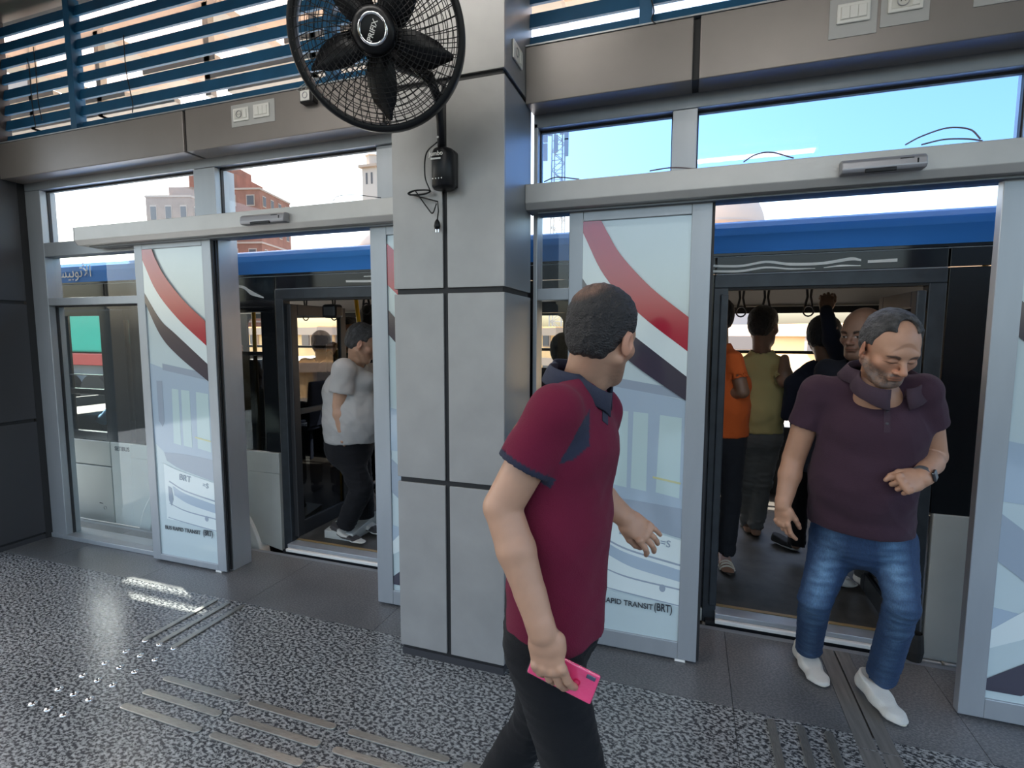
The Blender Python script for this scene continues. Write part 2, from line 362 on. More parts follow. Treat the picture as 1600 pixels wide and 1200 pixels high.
# ------------------------------------------------------------------ sliding leaves with printed film
M_film = mat('pale printed film', (.50, .60, .62), .12, coat=1.0, noise=(1.6, .05))
M_filmw = mat('white film print', (.66, .74, .74), .12, coat=1.0)
M_filmr = mat('red film print', (.36, .012, .035), .12, coat=1.0)
M_filmk = mat('charcoal film print', (.05, .045, .065), .12, coat=1.0)
M_filmb = mat('pale blue film print', (.37, .46, .55), .12, coat=1.0)
M_filmg = mat('grey blue film print', (.30, .36, .43), .12, coat=1.0)
M_filmd = mat('faint grey film print', (.25, .31, .38), .12, coat=1.0)
M_filmwin = mat('mint film print', (.47, .60, .60), .12, coat=1.0)
def catmull(p, n=6):
    o = []
    q = [tuple(2*np.array(p[0])-np.array(p[1]))]+list(p)+[tuple(2*np.array(p[-1])-np.array(p[-2]))]
    for i in range(1, len(q)-2):
        a, b, c, d = [np.array(q[j], float) for j in (i-1, i, i+1, i+2)]
        for k in range(n): t = k/n; o.append(tuple(.5*((2*b)+(c-a)*t+(2*a-5*b+4*c-d)*t*t+(3*b-a-3*c+d)*t**3)))
    return o+[tuple(p[-1])]
def flat(name, m, poly, y, parent): return MB().prism(poly, 1, y, y+.0006).build(name, m, parent)
def band(name, m, up, lo, y, parent): return flat(name, m, catmull(up)+catmull(lo)[::-1], y, parent)
def leaf(name, lab, x0, x1, gx0, gx1, z0, z1, y, kind, flipx=False):
    c = thing(name, lab, 'door leaf', ((x0+x1)/2, y+.02, 0))
    box('stile', M_alu, x0, gx0, y, y+.045, .012, 2.225, c, .003); box('stile', M_alu, gx1, x1, y, y+.045, .012, 2.225, c, .003)
    box('top_rail', M_alu, gx0, gx1, y, y+.045, z1, 2.225, c, .003); box('bottom_rail', M_alu, gx0, gx1, y, y+.045, .012, z0, c, .003)
    box('edge_seal', M_gask, x1, x1+.012, y+.006, y+.016, .02, 2.22, c); box('edge_seal', M_gask, x1, x1+.012, y+.028, y+.038, .02, 2.22, c)
    box('floor_guide', M_white, x1-.10, x1-.05, y+.002, y+.02, 0, .012, c)
    f = y+.006; X = lambda s: gx0+s*(gx1-gx0)
    g = box('glass', M_film, gx0, gx1, f+.004, f+.012, z0, z1, c)
    k = 0
    def L_(nm, m, pts):
        nonlocal k; k += 1
        return flat(nm, m, [(X(s), z) for s, z in pts], f+.003-.00025*k-.0006, g)
    def B_(nm, m, up, lo):
        nonlocal k; k += 1
        return band(nm, m, [(X(s), z) for s, z in up], [(X(s), z) for s, z in lo], f+.003-.00025*k-.0006, g)
    if kind == 'bus':
        # front of a pale bus, seen three-quarter
        L_('print_bus_side', M_filmb, [(0, 1.42), (.28, 1.38), (1, 1.31), (1, .70), (.36, .70), (.16, .80), (0, .86)])
        L_('print_bus_roof', M_filmg, [(.22, 1.42), (1, 1.36), (1, 1.315), (.22, 1.375)])
        L_('print_window', M_filmwin, [(.36, 1.25), (.47, 1.245), (.47, .86), (.34, .87)])
        L_('print_window', M_filmwin, [(.52, 1.245), (.66, 1.24), (.66, .85), (.51, .86)])
        L_('print_window', M_filmwin, [(.77, 1.235), (.97, 1.225), (.97, .83), (.75, .85)])
        L_('print_mirror', M_filmg, [(.10, 1.30), (.2, 1.30), (.2, 1.02), (.16, .98), (.10, 1.02)])
        B_('print_windscreen_base', M_filmg, [(.16, .80), (.5, .80), (1, .78)], [(.2, .74), (.45, .69), (1, .63)])
        B_('print_bumper', M_filmw, [(.14, .72), (.4, .68), (1, .62)], [(.14, .32), (.5, .31), (1, .28)])
        B_('print_grille', M_filmb, [(.28, .565), (.5, .52), (1, .47)], [(.30, .50), (.55, .45), (1, .41)])
        B_('print_line', M_filmg, [(.22, .60), (.5, .545), (1, .50)], [(.22, .59), (.5, .535), (1, .49)])
        B_('print_line', M_filmg, [(.2, .44), (.5, .40), (1, .375)], [(.2, .435), (.5, .392), (1, .367)])
        B_('print_line', M_filmg, [(.17, .335), (.5, .315), (1, .29)], [(.17, .33), (.5, .309), (1, .284)])
        L_('print_fog_lamp', M_filmg, [(.84+.03*cos(a), .365+.02*sin(a)) for a in np.linspace(0, 6.2, 12)[:-1]])
        L_('print_lamp', M_filmd, [(.2, .56), (.26, .55), (.28, .47), (.24, .42), (.2, .46)])
        L_('print_handle', M_yelfilm, [(.72, .93), (.98, .91), (.98, .90), (.72, .92)])
        ty = f+.003-.00025*(k+1)-.001
        text('print_lettering', 'BRT', .062, M_filmd, (X(.40), ty, .618), (1, 0, -.12), (0, 0, 1), g)
        text('print_lettering', '=S', .05, M_filmd, (X(.80), ty, .585), (1, 0, -.12), (0, 0, 1), g)
        text('lettering', 'BUS RAPID TRANSIT', .0395, M_ink, (X(.10), ty, .245), (1, 0, 0), (0, 0, 1), g, bold=.0003, xs=.93)
        text('lettering', '(BRT)', .056, M_ink, (X(.765), ty, .245), (1, 0, 0), (0, 0, 1), g, bold=.0008, xs=.66)
        B_('red_band', M_filmr, [(.16, z1-.001), (.36, 2.02), (.66, 1.85), (1, 1.705)], [(0, 2.12), (.2, 1.915), (.55, 1.715), (1, 1.54)]) if False else None
        kk = f-.0052
        band('white_band', M_filmw, [(X(0), 2.12), (X(.22), 1.905), (X(.56), 1.72), (X(1), 1.545)], [(X(0), 1.90), (X(.25), 1.72), (X(.5), 1.62), (X(1), 1.425)], kk, g)
        MB().prism([(X(s), z) for s, z in [(0, z1-.001), (.175, z1-.001)]+catmull([(.22, 2.13), (.37, 2.005), (.66, 1.845), (1, 1.705)])+catmull([(1, 1.545), (.56, 1.72), (.22, 1.905), (0, 2.12)])], 1, kk-.0012, kk-.0006).build('red_band', M_filmr, g)
        band('black_band', M_filmk, [(X(0), 1.90), (X(.25), 1.715), (X(.5), 1.62), (X(1), 1.425)], [(X(0), 1.835), (X(.24), 1.61), (X(.52), 1.475), (X(1), 1.31)], kk-.0006, g)
    else:
        MB().prism([(X(s), z) for s, z in [(0, 1.97), (0.5, 1.55), (1, 1.3), (1, 1.1), (.4, 1.42), (0, 1.86)]], 1, f, f+.0006).build('red_band', M_filmr, g) if False else None
        Pb = lambda pts, m, nm, yy: MB().prism(pts, 1, yy, yy+.0006).build(nm, m, g)
        Pb([(gx0, 1.90), (gx0+.2, 1.72), (gx1, 1.45), (gx1, 1.62), (gx0+.2, 1.95), (gx0, 2.13)], M_filmr, 'red_band', f+.0005)
        Pb([(gx0, 1.62), (gx0+.2, 1.42), (gx1, 1.15), (gx1, 1.28), (gx0+.2, 1.56), (gx0, 1.76)], M_filmk, 'black_band', f+.0005)
        Pb([(gx0, 1.2), (gx1, 1.1), (gx1, .9), (gx0, .95)], M_filmb, 'print_bus_side', f+.001)
        Pb([(gx0, .9), (gx0+.1, .82), (gx1, .7), (gx1, .55), (gx0+.1, .62), (gx0, .7)], M_filmg, 'print_windscreen_base', f+.001)
        Pb([(gx0, .5), (gx1, .42), (gx1, .3), (gx0, .40)], M_filmb, 'print_bumper', f+.001)
        Pb([(gx0, .135), (gx0+.12, .135), (gx1, .42), (gx1, .58), (gx0, .185)], M_filmk, 'black_band', f+.0005)
        Pb([(gx0, .32), (gx1, .60), (gx1, .9), (gx0, .40)], M_filmw, 'white_band', f+.0008)
    return c
M_yelfilm = mat('faint yellow film print', (.55, .56, .30), .12, coat=1.0)
leaf('sliding_door', 'open glass sliding leaf with bus print, left of the left doorway', -3.61, -2.925, -3.535, -3.0, .055, 2.19, 2.59, 'bus')
leaf('sliding_door', 'open glass sliding leaf with bus print behind the walking man', -.585, .078, -.515, -.01, .10, 2.175, 2.59, 'bus')
leaf('sliding_door', 'glass sliding leaf cut by the right edge of the picture', 1.135, 1.82, 1.225, 1.74, .10, 2.175, 2.59, 'other')
leaf('sliding_door', 'narrow strip of glass sliding leaf beside the silver column', -1.735, -1.05, -1.63, -1.13, .10, 2.175, 2.59, 'other')

# ------------------------------------------------------------------ louvres above the fascia, ceiling, canopy
for lab, x0, x1, posts in (('blue slatted louvre screen left of the fan', -6.4, -1.35, (-5.9, -4.02, -1.93)), ('blue slatted louvre screen right of the column', -.787, 3.4, (-.235, 1.7))):
    c = thing('louvre_screen', lab, 'louvre', ((x0+x1)/2, 2.58, 3.0))
    z = 2.995
    k = 0
    while z < 3.80:
        MB().prism([(2.56, z), (2.578, z), (2.59, z+.070), (2.572, z+.070)], 0, x0, x1).build('slat', M_blue, c); z += .1075; k += 1
    for px in posts:
        box('post', M_blue, px-.028, px+.028, 2.53, 2.60, 2.992, 3.86, c, .003)
ce = thing('ceiling', 'brown panelled ceiling', 'ceiling', kind='structure')
for i in range(9):
    for j in range(4): box('ceiling_panel', M_ceil, -7.4+1.3*i+.006, -7.4+1.3*(i+1)-.006, -3.4+1.5*j+.006, -3.4+1.5*(j+1)-.006, 3.86, 3.89, ce)
box('ceiling_slab', M_joint, -7.5, 4.4, -3.5, 2.7, 3.892, 4.0, ce)
# ceiling tube lights (their reflections show in the glass)
M_tube = mat('lit tube', (1, 1, 1), .5, emit=((1, .97, .92), 9.0))
for i, (x, y) in enumerate(((-3.2, 0.0), (.6, 0.0), (-3.2, -1.8), (.6, -1.8), (-1.3, 1.1))):
    t_ = thing('ceiling_lamp', 'ceiling tube lamp ' + ('above the column side, leftward', 'above the right doorway side', 'far behind at left', 'far behind at right', 'nearest the wall fan')[i], 'lamp', (x, y, 3.84), 'ceiling tube lamps')
    box('lamp_housing', M_white, x-.75, x+.75, y-.08, y+.08, 3.81, 3.86, t_); box('tube', M_tube, x-.72, x+.72, y-.055, y+.055, 3.795, 3.81, t_)
# canopy over the bus lane, made translucent so sunlight glows through
m = bpy.data.materials.new('translucent canopy sheet'); m.use_nodes = True; n = m.node_tree; n.nodes.clear()
o_ = n.nodes.new('ShaderNodeOutputMaterial'); a_ = n.nodes.new('ShaderNodeBsdfTranslucent'); a_.inputs[0].default_value = (.97, .86, .80, 1)
d_ = n.nodes.new('ShaderNodeBsdfDiffuse'); d_.inputs[0].default_value = (.9, .8, .74, 1); x_ = n.nodes.new('ShaderNodeMixShader'); x_.inputs[0].default_value = .35
n.links.new(a_.outputs[0], x_.inputs[1]); n.links.new(d_.outputs[0], x_.inputs[2]); n.links.new(x_.outputs[0], o_.inputs[0]); M_can = m
M_tan = mat('tan steel beam', (.33, .28, .22), .5)
cn = thing('canopy', 'pale panelled canopy seen through the louvres', 'canopy', (-.5, 4, 4.1), kind='structure')
for i in range(10):
    x0 = -8.3+1.2*i
    if i == 1: continue  # sheet left out to let the sun onto the floor by the left doorway
    MB().add([(x0+.008, 2.72, 4.0), (x0+1.192, 2.72, 4.0), (x0+1.192, 4.45, 4.32), (x0+.008, 4.45, 4.32), (x0+.008, 2.72, 4.02), (x0+1.192, 2.72, 4.02), (x0+1.192, 4.45, 4.34), (x0+.008, 4.45, 4.34)],
             [(0, 1, 2, 3), (4, 7, 6, 5), (0, 4, 5, 1), (1, 5, 6, 2), (2, 6, 7, 3), (3, 7, 4, 0)]).build('canopy_sheet', M_can, cn)
for y, z, h_ in ((3.05, 3.98, .09), (3.55, 4.06, .1), (4.1, 4.15, .1)): box('canopy_beam', M_tan, -8, 4, y, y+.06, z-.02, z+h_-.02, cn)
for i in range(11): 
    x0 = -7.9+1.13*i; box('canopy_bracket', M_tan, x0, x0+.22, 2.95, 3.9, 3.86, 3.92, cn)
for z, segs in ((3.30, ((-6.2, -3.6), (-3.1, -1.4))), (3.41, ((-5.6, -4.1), (-3.3, -2.2))), (3.53, ((-6.2, -4.9), (-3.9, -3.2), (-2.6, -1.4)))):
    for a, b in segs: box('canopy_rail', M_tan, a, b, 2.95, 3.0, z, z+.035, cn)
for x in (-5.2, -4.4, -3.3, -2.4): box('canopy_hanger', M_tan, x, x+.05, 2.95, 3.0, 3.30, 3.98, cn)
# ------------------------------------------------------------------ the bus (parts of one thing)
YB, YF, ZF = 3.07, 5.62, .06
bus = thing('city_bus', 'long city bus with blue roof edge standing at the doors', 'bus', (-1, 4.3, -.35))
KX = .9594      # measured on a trial plane at 3.2 m, the side stands at 3.07 m
fx_ = lambda x: x*KX
fz_ = lambda z: z if z < .3 else 1.62+(z-1.62)*KX
def bp(name, m, x0, x1, z0, z1, y0=YB, y1=YB+.04, b=.002, parent=None): return box(name, m, fx_(x0), fx_(x1), y0, y1, fz_(z0), fz_(z1), parent or bus, b)
BX0, BX1 = -6.3, 5.2
# roof cove and roof
prof = [(YB-.012, 2.058), (YB-.012, 2.15), (YB-.004, 2.19), (YB+.014, 2.217), (YB+.04, 2.230), (YB+.25, 2.240), (YB+.3, 2.240), (YB+.3, 2.225), (YB+.14, 2.215), (YB+.03, 2.11), (YB+.03, 2.058)]
MB().prism(prof, 0, BX0+.1, BX1).build('roof_cove', M_busblue, bus, smooth=False)
MB().prism([(2*4.345-y, z) for y, z in prof], 0, BX0+.1, BX1).build('roof_cove', M_busblue, bus)
box('roof', M_buswhite, BX0+.1, BX1, YB+.28, YF-.28, 2.205, 2.242, bus, .004)
box('cove_seam', M_busblack, BX0+.1, BX1, YB-.008, YB+.03, 2.044, 2.058, bus)
# black glazed band over the doors, panel by panel
for x0, x1 in ((-6.2, -4.86), (-4.85, -3.62), (-3.61, -2.995)): bp('upper_panel', M_busblack, x0, x1, 1.83, 2.062)
for x0, x1 in ((-2.985, -1.58), (-1.57, -1.1), (-1.09, .12), (.13, 1.205), (1.215, 2.6), (2.61, 5.1)): bp('upper_panel', M_busblack, x0, x1, 1.965, 2.062)
bp('trim_line', M_alu2, -2.985, -1.58, 1.957, 1.964, YB-.004); bp('trim_line', M_alu2, .13, 1.205, 1.957, 1.964, YB-.004); bp('trim_line', M_alu, BX0+.1, BX1, 2.055, 2.06, YB-.004)
# side wall pieces around the window and door openings
for x0, x1, z0, z1 in [(-6.2, -5.39, .66, 1.83), (-5.39, -4.94, 1.78, 1.83), (-5.39, -4.94, .66, .735), (-5.39, -4.94, 1.075, 1.125), (-5.39, -4.94, 1.245, 1.255),
                       (-4.94, -4.64, .66, 1.83), (-4.64, -4.575, .66, .86), (-4.64, -4.575, 1.74, 1.83), (-4.575, -3.62, .66, 1.83),
                       (-3.61, -3.0, 1.79, 1.83), (-3.61, -3.56, .70, 1.79), (-3.14, -3.0, .70, 1.79), (-3.56, -3.14, 1.455, 1.485),
                       (-1.57, -1.1, .06, 1.96), (-1.1, -.93, .06, 1.96), (-.93, -.32, 1.76, 1.96), (-.93, -.32, .06, 1.02), (-.93, -.32, 1.22, 1.26), (-.32, .12, .06, 1.96), (1.215, 2.6, .70, 1.96), (2.61, 5.1, .7, 1.96)]:
    bp('side_panel', M_busblack, x0, x1, z0, z1)
bp('window_glass', M_busglass, -5.39, -4.94, .735, 1.78, YB+.012, YB+.018); bp('window_glass', M_busglass, -4.64, -4.575, .86, 1.74, YB+.012, YB+.018)
bp('window_glass', M_busglass, -3.56, -3.14, 1.485, 1.79, YB+.012, YB+.018); bp('window_glass', M_tint, -3.56, -3.14, .70, 1.455, YB+.012, YB+.018)
bp('window_glass', M_busglass, -.93, -.32, 1.02, 1.76, YB+.012, YB+.018)
# lower painted panels
for x0, x1, z0, z1, mt in [(-6.2, -5.47, -.12, .655, M_busgrey), (-5.46, -4.905, .43, .655, M_busgrey), (-5.46, -4.905, -.10, .42, M_busgrey), (-4.895, -4.65, -.10, .655, M_buswhite),
                           (-4.65, -3.5, .53, .655, M_buswhite), (-3.5, -3.01, .53, .695, M_busgrey), (1.225, 2.6, -.02, .70, M_busgrey), (2.61, 5.1, -.02, .7, M_busgrey), (-1.57, .12, -.02, .055, M_busgrey)]:
    bp('skirt_panel', mt, x0, x1, z0, z1, YB-.01, YB+.03, .004)
for x0, x1 in ((-6.2, -4.5), (-2.99, -1.585), (.125, 1.205), (1.21, 1.31), (1.32, 5.1), (-1.57, .11)): bp('sill_rail', M_busgrey, x0, x1, -.17, -.025, YB-.02, YB+.02, .006)
text('lettering', 'SETIBUS', .05, M_ink, (fx_(-4.84), YB-.0115, fz_(.585)), (1, 0, 0), (0, 0, 1), bus, bold=.001)
lk = MB().lathe([(.0, -.006), (.014, -.006), (.016, 0)], (fx_(-5.02), YB-.012, .10), (0, -1, 0), 16).build('lock', M_black, bus); box('lock_slot', M_black, fx_(-5.09), fx_(-5.045), YB-.0115, YB-.01, .135, .141, bus)
text('lettering', '\uFEB2\uFEF4\uFE91\uFEEE\uFE97\uFEF7\uFE8D', 0.135, M_white, (fx_(-5.46), YB-.0155, 2.10), (1, 0, 0), (0, 0, 1), bus)
box('stripe', M_white, fx_(-5.49), fx_(-5.475), YB-.0155, YB-.012, 2.095, 2.15, bus)
# wheel arch and wheel
cx, cz, n, ra_ = -3.725, -.175, 32, .665
arc = [(cx-ra_*cos(pi*i/n), cz+ra_*sin(pi*i/n)) for i in range(n+1)]; arc2 = [(cx-.54*cos(pi*i/n), cz+.54*sin(pi*i/n)) for i in range(n+1)]
MB().prism(arc+arc2[::-1], 1, YB-.04, YB+.06).build('wheel_arch', M_buswhite, bus, .008)
lf = [p for p in arc[:n//2+1] if p[1] > -.10][::-1]; rg = [p for p in arc[n//2:] if p[1] > -.02][::-1]
MB().prism([(-4.461, -.10), (-4.461, .574), (cx, .574)]+lf, 1, YB-.01, YB+.03).build('skirt_panel', M_buswhite, bus)
MB().prism([(cx, .574), (-2.888, .574), (-2.888, -.02)]+rg, 1, YB-.01, YB+.03).build('skirt_panel', M_busgrey, bus)
wh = MB().lathe([(.0, .1), (.22, .1), (.25, .02), (.27, 0), (.44, 0), (.48, .03), (.48, .24), (.0, .24)], (cx, YB+.02, cz-.02), (0, 1, 0), 36).build('wheel', M_rubber, bus, smooth=False)
MB().lathe([(.0, .02), (.05, .02), (.08, .06), (.2, .06), (.24, .0), (.25, .03)], (cx, YB+.03, cz-.02), (0, 1, 0), 24).build('wheel_rim', M_busgrey, wh)
box('wheel_well', M_blackm, cx-.56, cx+.56, YB+.3, YB+.32, -.4, .5, bus)
# white wave decals on the black band
def wave(pts, t0, y=YB-.0015):
    p = catmull([(fx_(x), fz_(z)) for x, z in pts], 6); up = [(x, z+t/2) for (x, z), t in zip(p, np.interp(np.linspace(0, 1, len(p)), np.linspace(0, 1, len(t0)), t0))]
    lo = [(x, z-t/2) for (x, z), t in zip(p, np.interp(np.linspace(0, 1, len(p)), np.linspace(0, 1, len(t0)), t0))]
    MB().prism(up+lo[::-1], 1, y-.001, y).build('wave_decal', M_white, bus)
wave([(-3.46, 2.005), (-3.3, 1.985), (-3.22, 1.94), (-3.1, 1.90)], [.012, .02, .035, .01])
wave([(-2.35, 2.0), (-2.1, 1.995), (-1.95, 2.005), (-1.75, 2.0)], [.014, .016, .016, .01]); wave([(-2.2, 2.03), (-1.98, 2.03), (-1.8, 2.035)], [.006, .008, .004])
wave([(.09, 2.012), (.25, 2.005), (.38, 2.022), (.5, 2.005), (.65, 2.003), (.78, 2.02), (.83, 2.012)], [.012]*3+[.014, .014, .016, .01])
wave([(.09, 1.982), (.25, 1.977), (.38, 1.992), (.5, 1.98), (.62, 1.978)], [.011, .012, .010, .008, .003]); wave([(.66, 1.98), (.74, 1.987), (.83, 1.984)], [.003, .009, .003])
wave([(.86, 2.003), (.92, 2.004), (.99, 2.006)], [.014, .014, .016])
# door frames
def door_frame(x0, x1):
    bp('door_header', M_doorfr, x0, x1, 1.885, 1.957, YB-.012, YB+.06, .004); bp('door_jamb', M_doorfr, x0, x0+.075, -.02, 1.885, YB-.012, YB+.06, .004); bp('door_jamb', M_doorfr, x1-.075, x1, -.02, 1.885, YB-.012, YB+.06, .004)
    bp('brush_seal', M_rubber, x0+.07, x1-.07, 1.872, 1.886, YB-.008, YB+.05)
    bp('threshold', M_alu, x0+.07, x1-.07, .035, ZF+.002, YB-.055, YB+.035, .003); bp('threshold_step', M_white, x0+.07, x1-.07, .012, .033, YB-.075, YB-.01, .003)
    bp('threshold_seal', M_gask, x0+.02, x1-.02, -.022, .010, YB-.05, YB, 0)
    bp('yellow_edge', mat('worn tan strip', (.28, .19, .08), .5), x0+.07, x1-.07, ZF+.002, ZF+.005, YB+.035, YB+.06, 0)
door_frame(-2.985, -1.585); door_frame(.12, 1.205)
def door_leaf(X, y0, y1, m, lab=None):
    d = box('door_leaf', m, X-.02, X+.02, y0, y0+.07, ZF+.03, 1.84, bus, .006)
    for nm, a in (('leaf_stile', (y1-.07, y1, .09, 1.84)), ('leaf_rail', (y0+.07, y1-.07, 1.76, 1.84)), ('leaf_rail', (y0+.07, y1-.07, 1.02, 1.06)), ('leaf_rail', (y0+.07, y1-.07, .09, .2))):
        box(nm, m, X-.02, X+.02, *a, d, .004)
    box('leaf_glass', M_busglass, X-.004, X+.004, y0+.07, y1-.07, 1.06, 1.76, d); box('leaf_glass', M_tint, X-.004, X+.004, y0+.07, y1-.07, .2, 1.02, d)
    return d
door_leaf(-2.775, YB+.02, YB+.66, M_busind); door_leaf(.168, YB-.03, YB+.52, M_doorfr); door_leaf(1.055, YB-.02, YB+.52, M_doorfr); door_leaf(-1.60, YB+.02, YB+.66, M_busind)
MB().lathe([(.035, 0), (.042, .05), (.036, .12), (.03, .14), (.028, .02)], (1.115, YB-.07, .0), (0, 0, 1), 16).build('door_pivot_boot', M_rubber, bus)
# interior shell
box('interior_floor', M_busfloor, BX0+.1, BX1, YB+.035, YF, -.02, ZF, bus)
box('interior_ceiling', M_businw, BX0+.1, BX1, YB+.04, YF, 2.19, 2.21, bus)
MB().prism([(YF-.02, 1.90), (YF-.02, 2.18), (YF-.28, 2.18)], 0, BX0+.2, BX1).build('cove_panel', M_businw, bus); MB().prism([(YB+.05, 1.97), (YB+.05, 2.18), (YB+.3, 2.18)], 0, BX0+.2, BX1).build('cove_panel', M_businw, bus)
box('cove_light_line', M_white, BX0+.2, BX1, YF-.035, YF-.021, 1.895, 1.905, bus)
box('front_wall', M_busind, BX0+.1, BX0+.14, YB+.04, YF, 0, .95, bus); box('rear_wall', M_busind, BX1-.04, BX1, YB, YF, 0, 2.2, bus)
wins = [(.20, 1.47), (-1.2, .08), (-2.6, -1.32), (-4.05, -2.72), (-5.75, -4.2), (1.9, 3.2), (3.4, 4.7)]
edges = sorted(wins); x = BX0+.1
for a, b in edges+[(BX1, BX1)]:
    box('far_side_panel', M_busind, x, a, YF-.02, YF+.02, ZF, 1.9, bus); x = b
for a, b in wins:
    box('far_side_panel', M_busind, a, b, YF-.02, YF+.02, ZF, .73, bus); box('far_side_panel', M_busind, a, b, YF-.02, YF+.02, 1.835, 1.9, bus); box('window_bar', M_busind, a, b, YF-.02, YF+.02, 1.445, 1.475, bus)
    for cx_, s in ((a, 1), (b, -1)):   # rounded window corners
        q = [(cx_, 1.835)]+[(cx_+s*(.08-.08*sin(t)), 1.835-(.08-.08*cos(t))) for t in np.linspace(0, pi/2, 7)]
        MB().prism(q, 1, YF-.02, YF+.02).build('window_corner', M_busind, bus)
# rails, poles and straps
for y in (YB+.62, YF-.55): MB().tube([(BX0+.4, y, 2.03), (BX1-.2, y, 2.03)], .016).build('grab_rail', M_steel, bus, smooth=True)
def pole(x, y, z0=ZF, z1=2.19, bend=0): MB().tube([(x, y, z0), (x, y, 1.2), (x+bend*.3, y, 1.5), (x-bend, y, z1)], .018).build('grab_pole', M_yellow, bus, smooth=True)
pole(-2.66, YB+.72, bend=.06); pole(-3.78, YB+.7); pole(-1.2, YB+1.0); pole(1.62, YB+.75); pole(-.1, YB+.75)
for i, x in enumerate((-2.52, -2.3, -2.05, -4.3, .28, .42, .62, .95, -3.9, -1.6, -.8)):
    y = YF-.55 if i % 2 or i > 2 else YB+.62
    s_ = MB().tube([(x-.02, y, 2.03), (x-.012, y, 1.95), (x-.03, y, 1.86)], .010, 6).build('hand_strap', M_busind, bus)
    MB().tube([(x+.02, y, 2.03), (x+.012, y, 1.95), (x+.03, y, 1.86)], .010, 6).build('strap_web', M_busind, s_)
    MB().tube([(x+.045*sin(a)*.9, y, 1.83-.045*cos(a)) for a in np.linspace(0, 2*pi, 13)[:-1]], .007, 6, True).build('strap_ring', M_busind, s_)
# seats
def seat(x, y, rot):
    c, s = cos(rot), sin(rot)
    def tr(v): return [(x+a*c-b*s, y+a*s+b*c, z+ZF) for a, b, z in v]
    m_ = MB(); b_ = MB().box(-.21, .21, -.2, .22, .40, .46); m_.add(tr(b_.v), b_.f); b_ = MB().prism([(.18, .44), (.24, .44), (.30, .98), (.25, 1.0)], 0, -.21, .21); m_.add(tr(b_.v), b_.f)
    b_ = MB().box(-.03, .03, -.1, .1, 0, .4); m_.add(tr(b_.v), b_.f); m_.build('passenger_seat', M_seat, bus, .012)
M_seat = mat('dark blue seat fabric', (.02, .03, .06), .8)
for x in (-4.35, -3.55, 1.55, 2.3): seat(x, YF-.35, -pi/2 if x < 0 else pi/2)
seat(-3.95, YB+.45, pi/2); seat(-4.75, YB+.55, -pi/2); seat(-.9, YB+.4, pi/2); seat(-.25, YB+.4, pi/2); seat(-1.0, YF-.35, pi/2); seat(-.3, YF-.35, pi/2)
# driver's place: steering wheel, dash, green shade
sw = MB().tube([(-5.30+.21*cos(a), YB+.62+.19*sin(a), .93+.07*cos(a)) for a in np.linspace(0, 2*pi, 25)[:-1]], .014, 8, True).build('steering_wheel', M_black, bus, smooth=True)
MB().cyl((-5.30, YB+.62, .93), (-5.5, YB+.62, .5), .02).build('steering_column', M_black, sw)
box('dashboard', M_busind, -6.1, -5.55, YB+.05, YF, .06, .86, bus, .03)
box('driver_partition', M_tint, -4.72, -4.70, YB+.06, YB+1.1, .06, 1.75, bus)
M_green = mat('green sun shade', (.02, .50, .34), .6, emit=None)
# wedge ramp folded by the left door
MB().prism([(YB+.14, ZF), (YB+.14, ZF+.06), (YB+.5, ZF+.12), (YB+.5, ZF)], 0, -2.62, -2.36).build('folding_ramp', M_busgrey, bus, .004)
# destination unit above the left door
box('camera_housing', M_black, -2.55, -2.43, YB+.1, YB+.2, 1.74, 1.84, bus, .02)
# ------------------------------------------------------------------ the street beyond
g = box('ground', M_asph, -90, 90, 2.985, 160, -.48, -.40); struct(g, 'grey asphalt road beyond the platform', 'road')
M_brick = mat('far brick', (.33, .15, .10), .9, noise=(.6, .2)); M_conc = mat('far concrete', (.50, .38, .30), .9); M_dark = mat('far window dark', (.10, .09, .09), .5)
M_cream = mat('sunlit cream wall', (.92, .60, .30), .9, noise=(.5, .12)); M_redw = mat('rust red panel', (.42, .10, .07), .8); M_far = mat('brown far plaster', (.36, .25, .19), .9, noise=(.5, .2)); M_min = mat('pale far stone', (.58, .49, .42), .9)
def building(name, lab, cx, cy, w_, d, z1, floors, rot, m, top=None, cols=4):
    b = thing(name, lab, 'building', (cx, cy, -.4)); b.rotation_euler.z = rot
    hh = z1+.4
    def B(nm, mm, *q, par=b):
        o = MB().box(*q).build(nm, mm, None); o.parent = par; return o
    B('wall', m, -w_/2, w_/2, -d/2, d/2, 0, hh)
    fh = hh/floors
    for k in range(floors):
        B('floor_slab', M_conc, -w_/2-.12, w_/2+.12, -d/2-.12, d/2+.12, fh*(k+1)-.35, fh*(k+1)-.05)
        for c in range(cols):
            x = -w_/2+w_*(c+.5)/cols
            f_ = B('window', M_conc, x-w_/cols*.22, x+w_/cols*.22, -d/2-.08, -d/2+.05, fh*k+fh*.32, fh*k+fh*.74); B('pane', M_dark, x-w_/cols*.18, x+w_/cols*.18, -d/2-.12, -d/2-.07, fh*k+fh*.36, fh*k+fh*.70, par=f_)
            y = -d/2+d*(c+.5)/cols
            f_ = B('window', M_conc, w_/2-.05, w_/2+.08, y-d/cols*.2, y+d/cols*.2, fh*k+fh*.32, fh*k+fh*.74); B('pane', M_dark, w_/2+.07, w_/2+.12, y-d/cols*.16, y+d/cols*.16, fh*k+fh*.36, fh*k+fh*.70, par=f_)
    if top:
        for q in top: B('roof_block', m, *q)
    return b
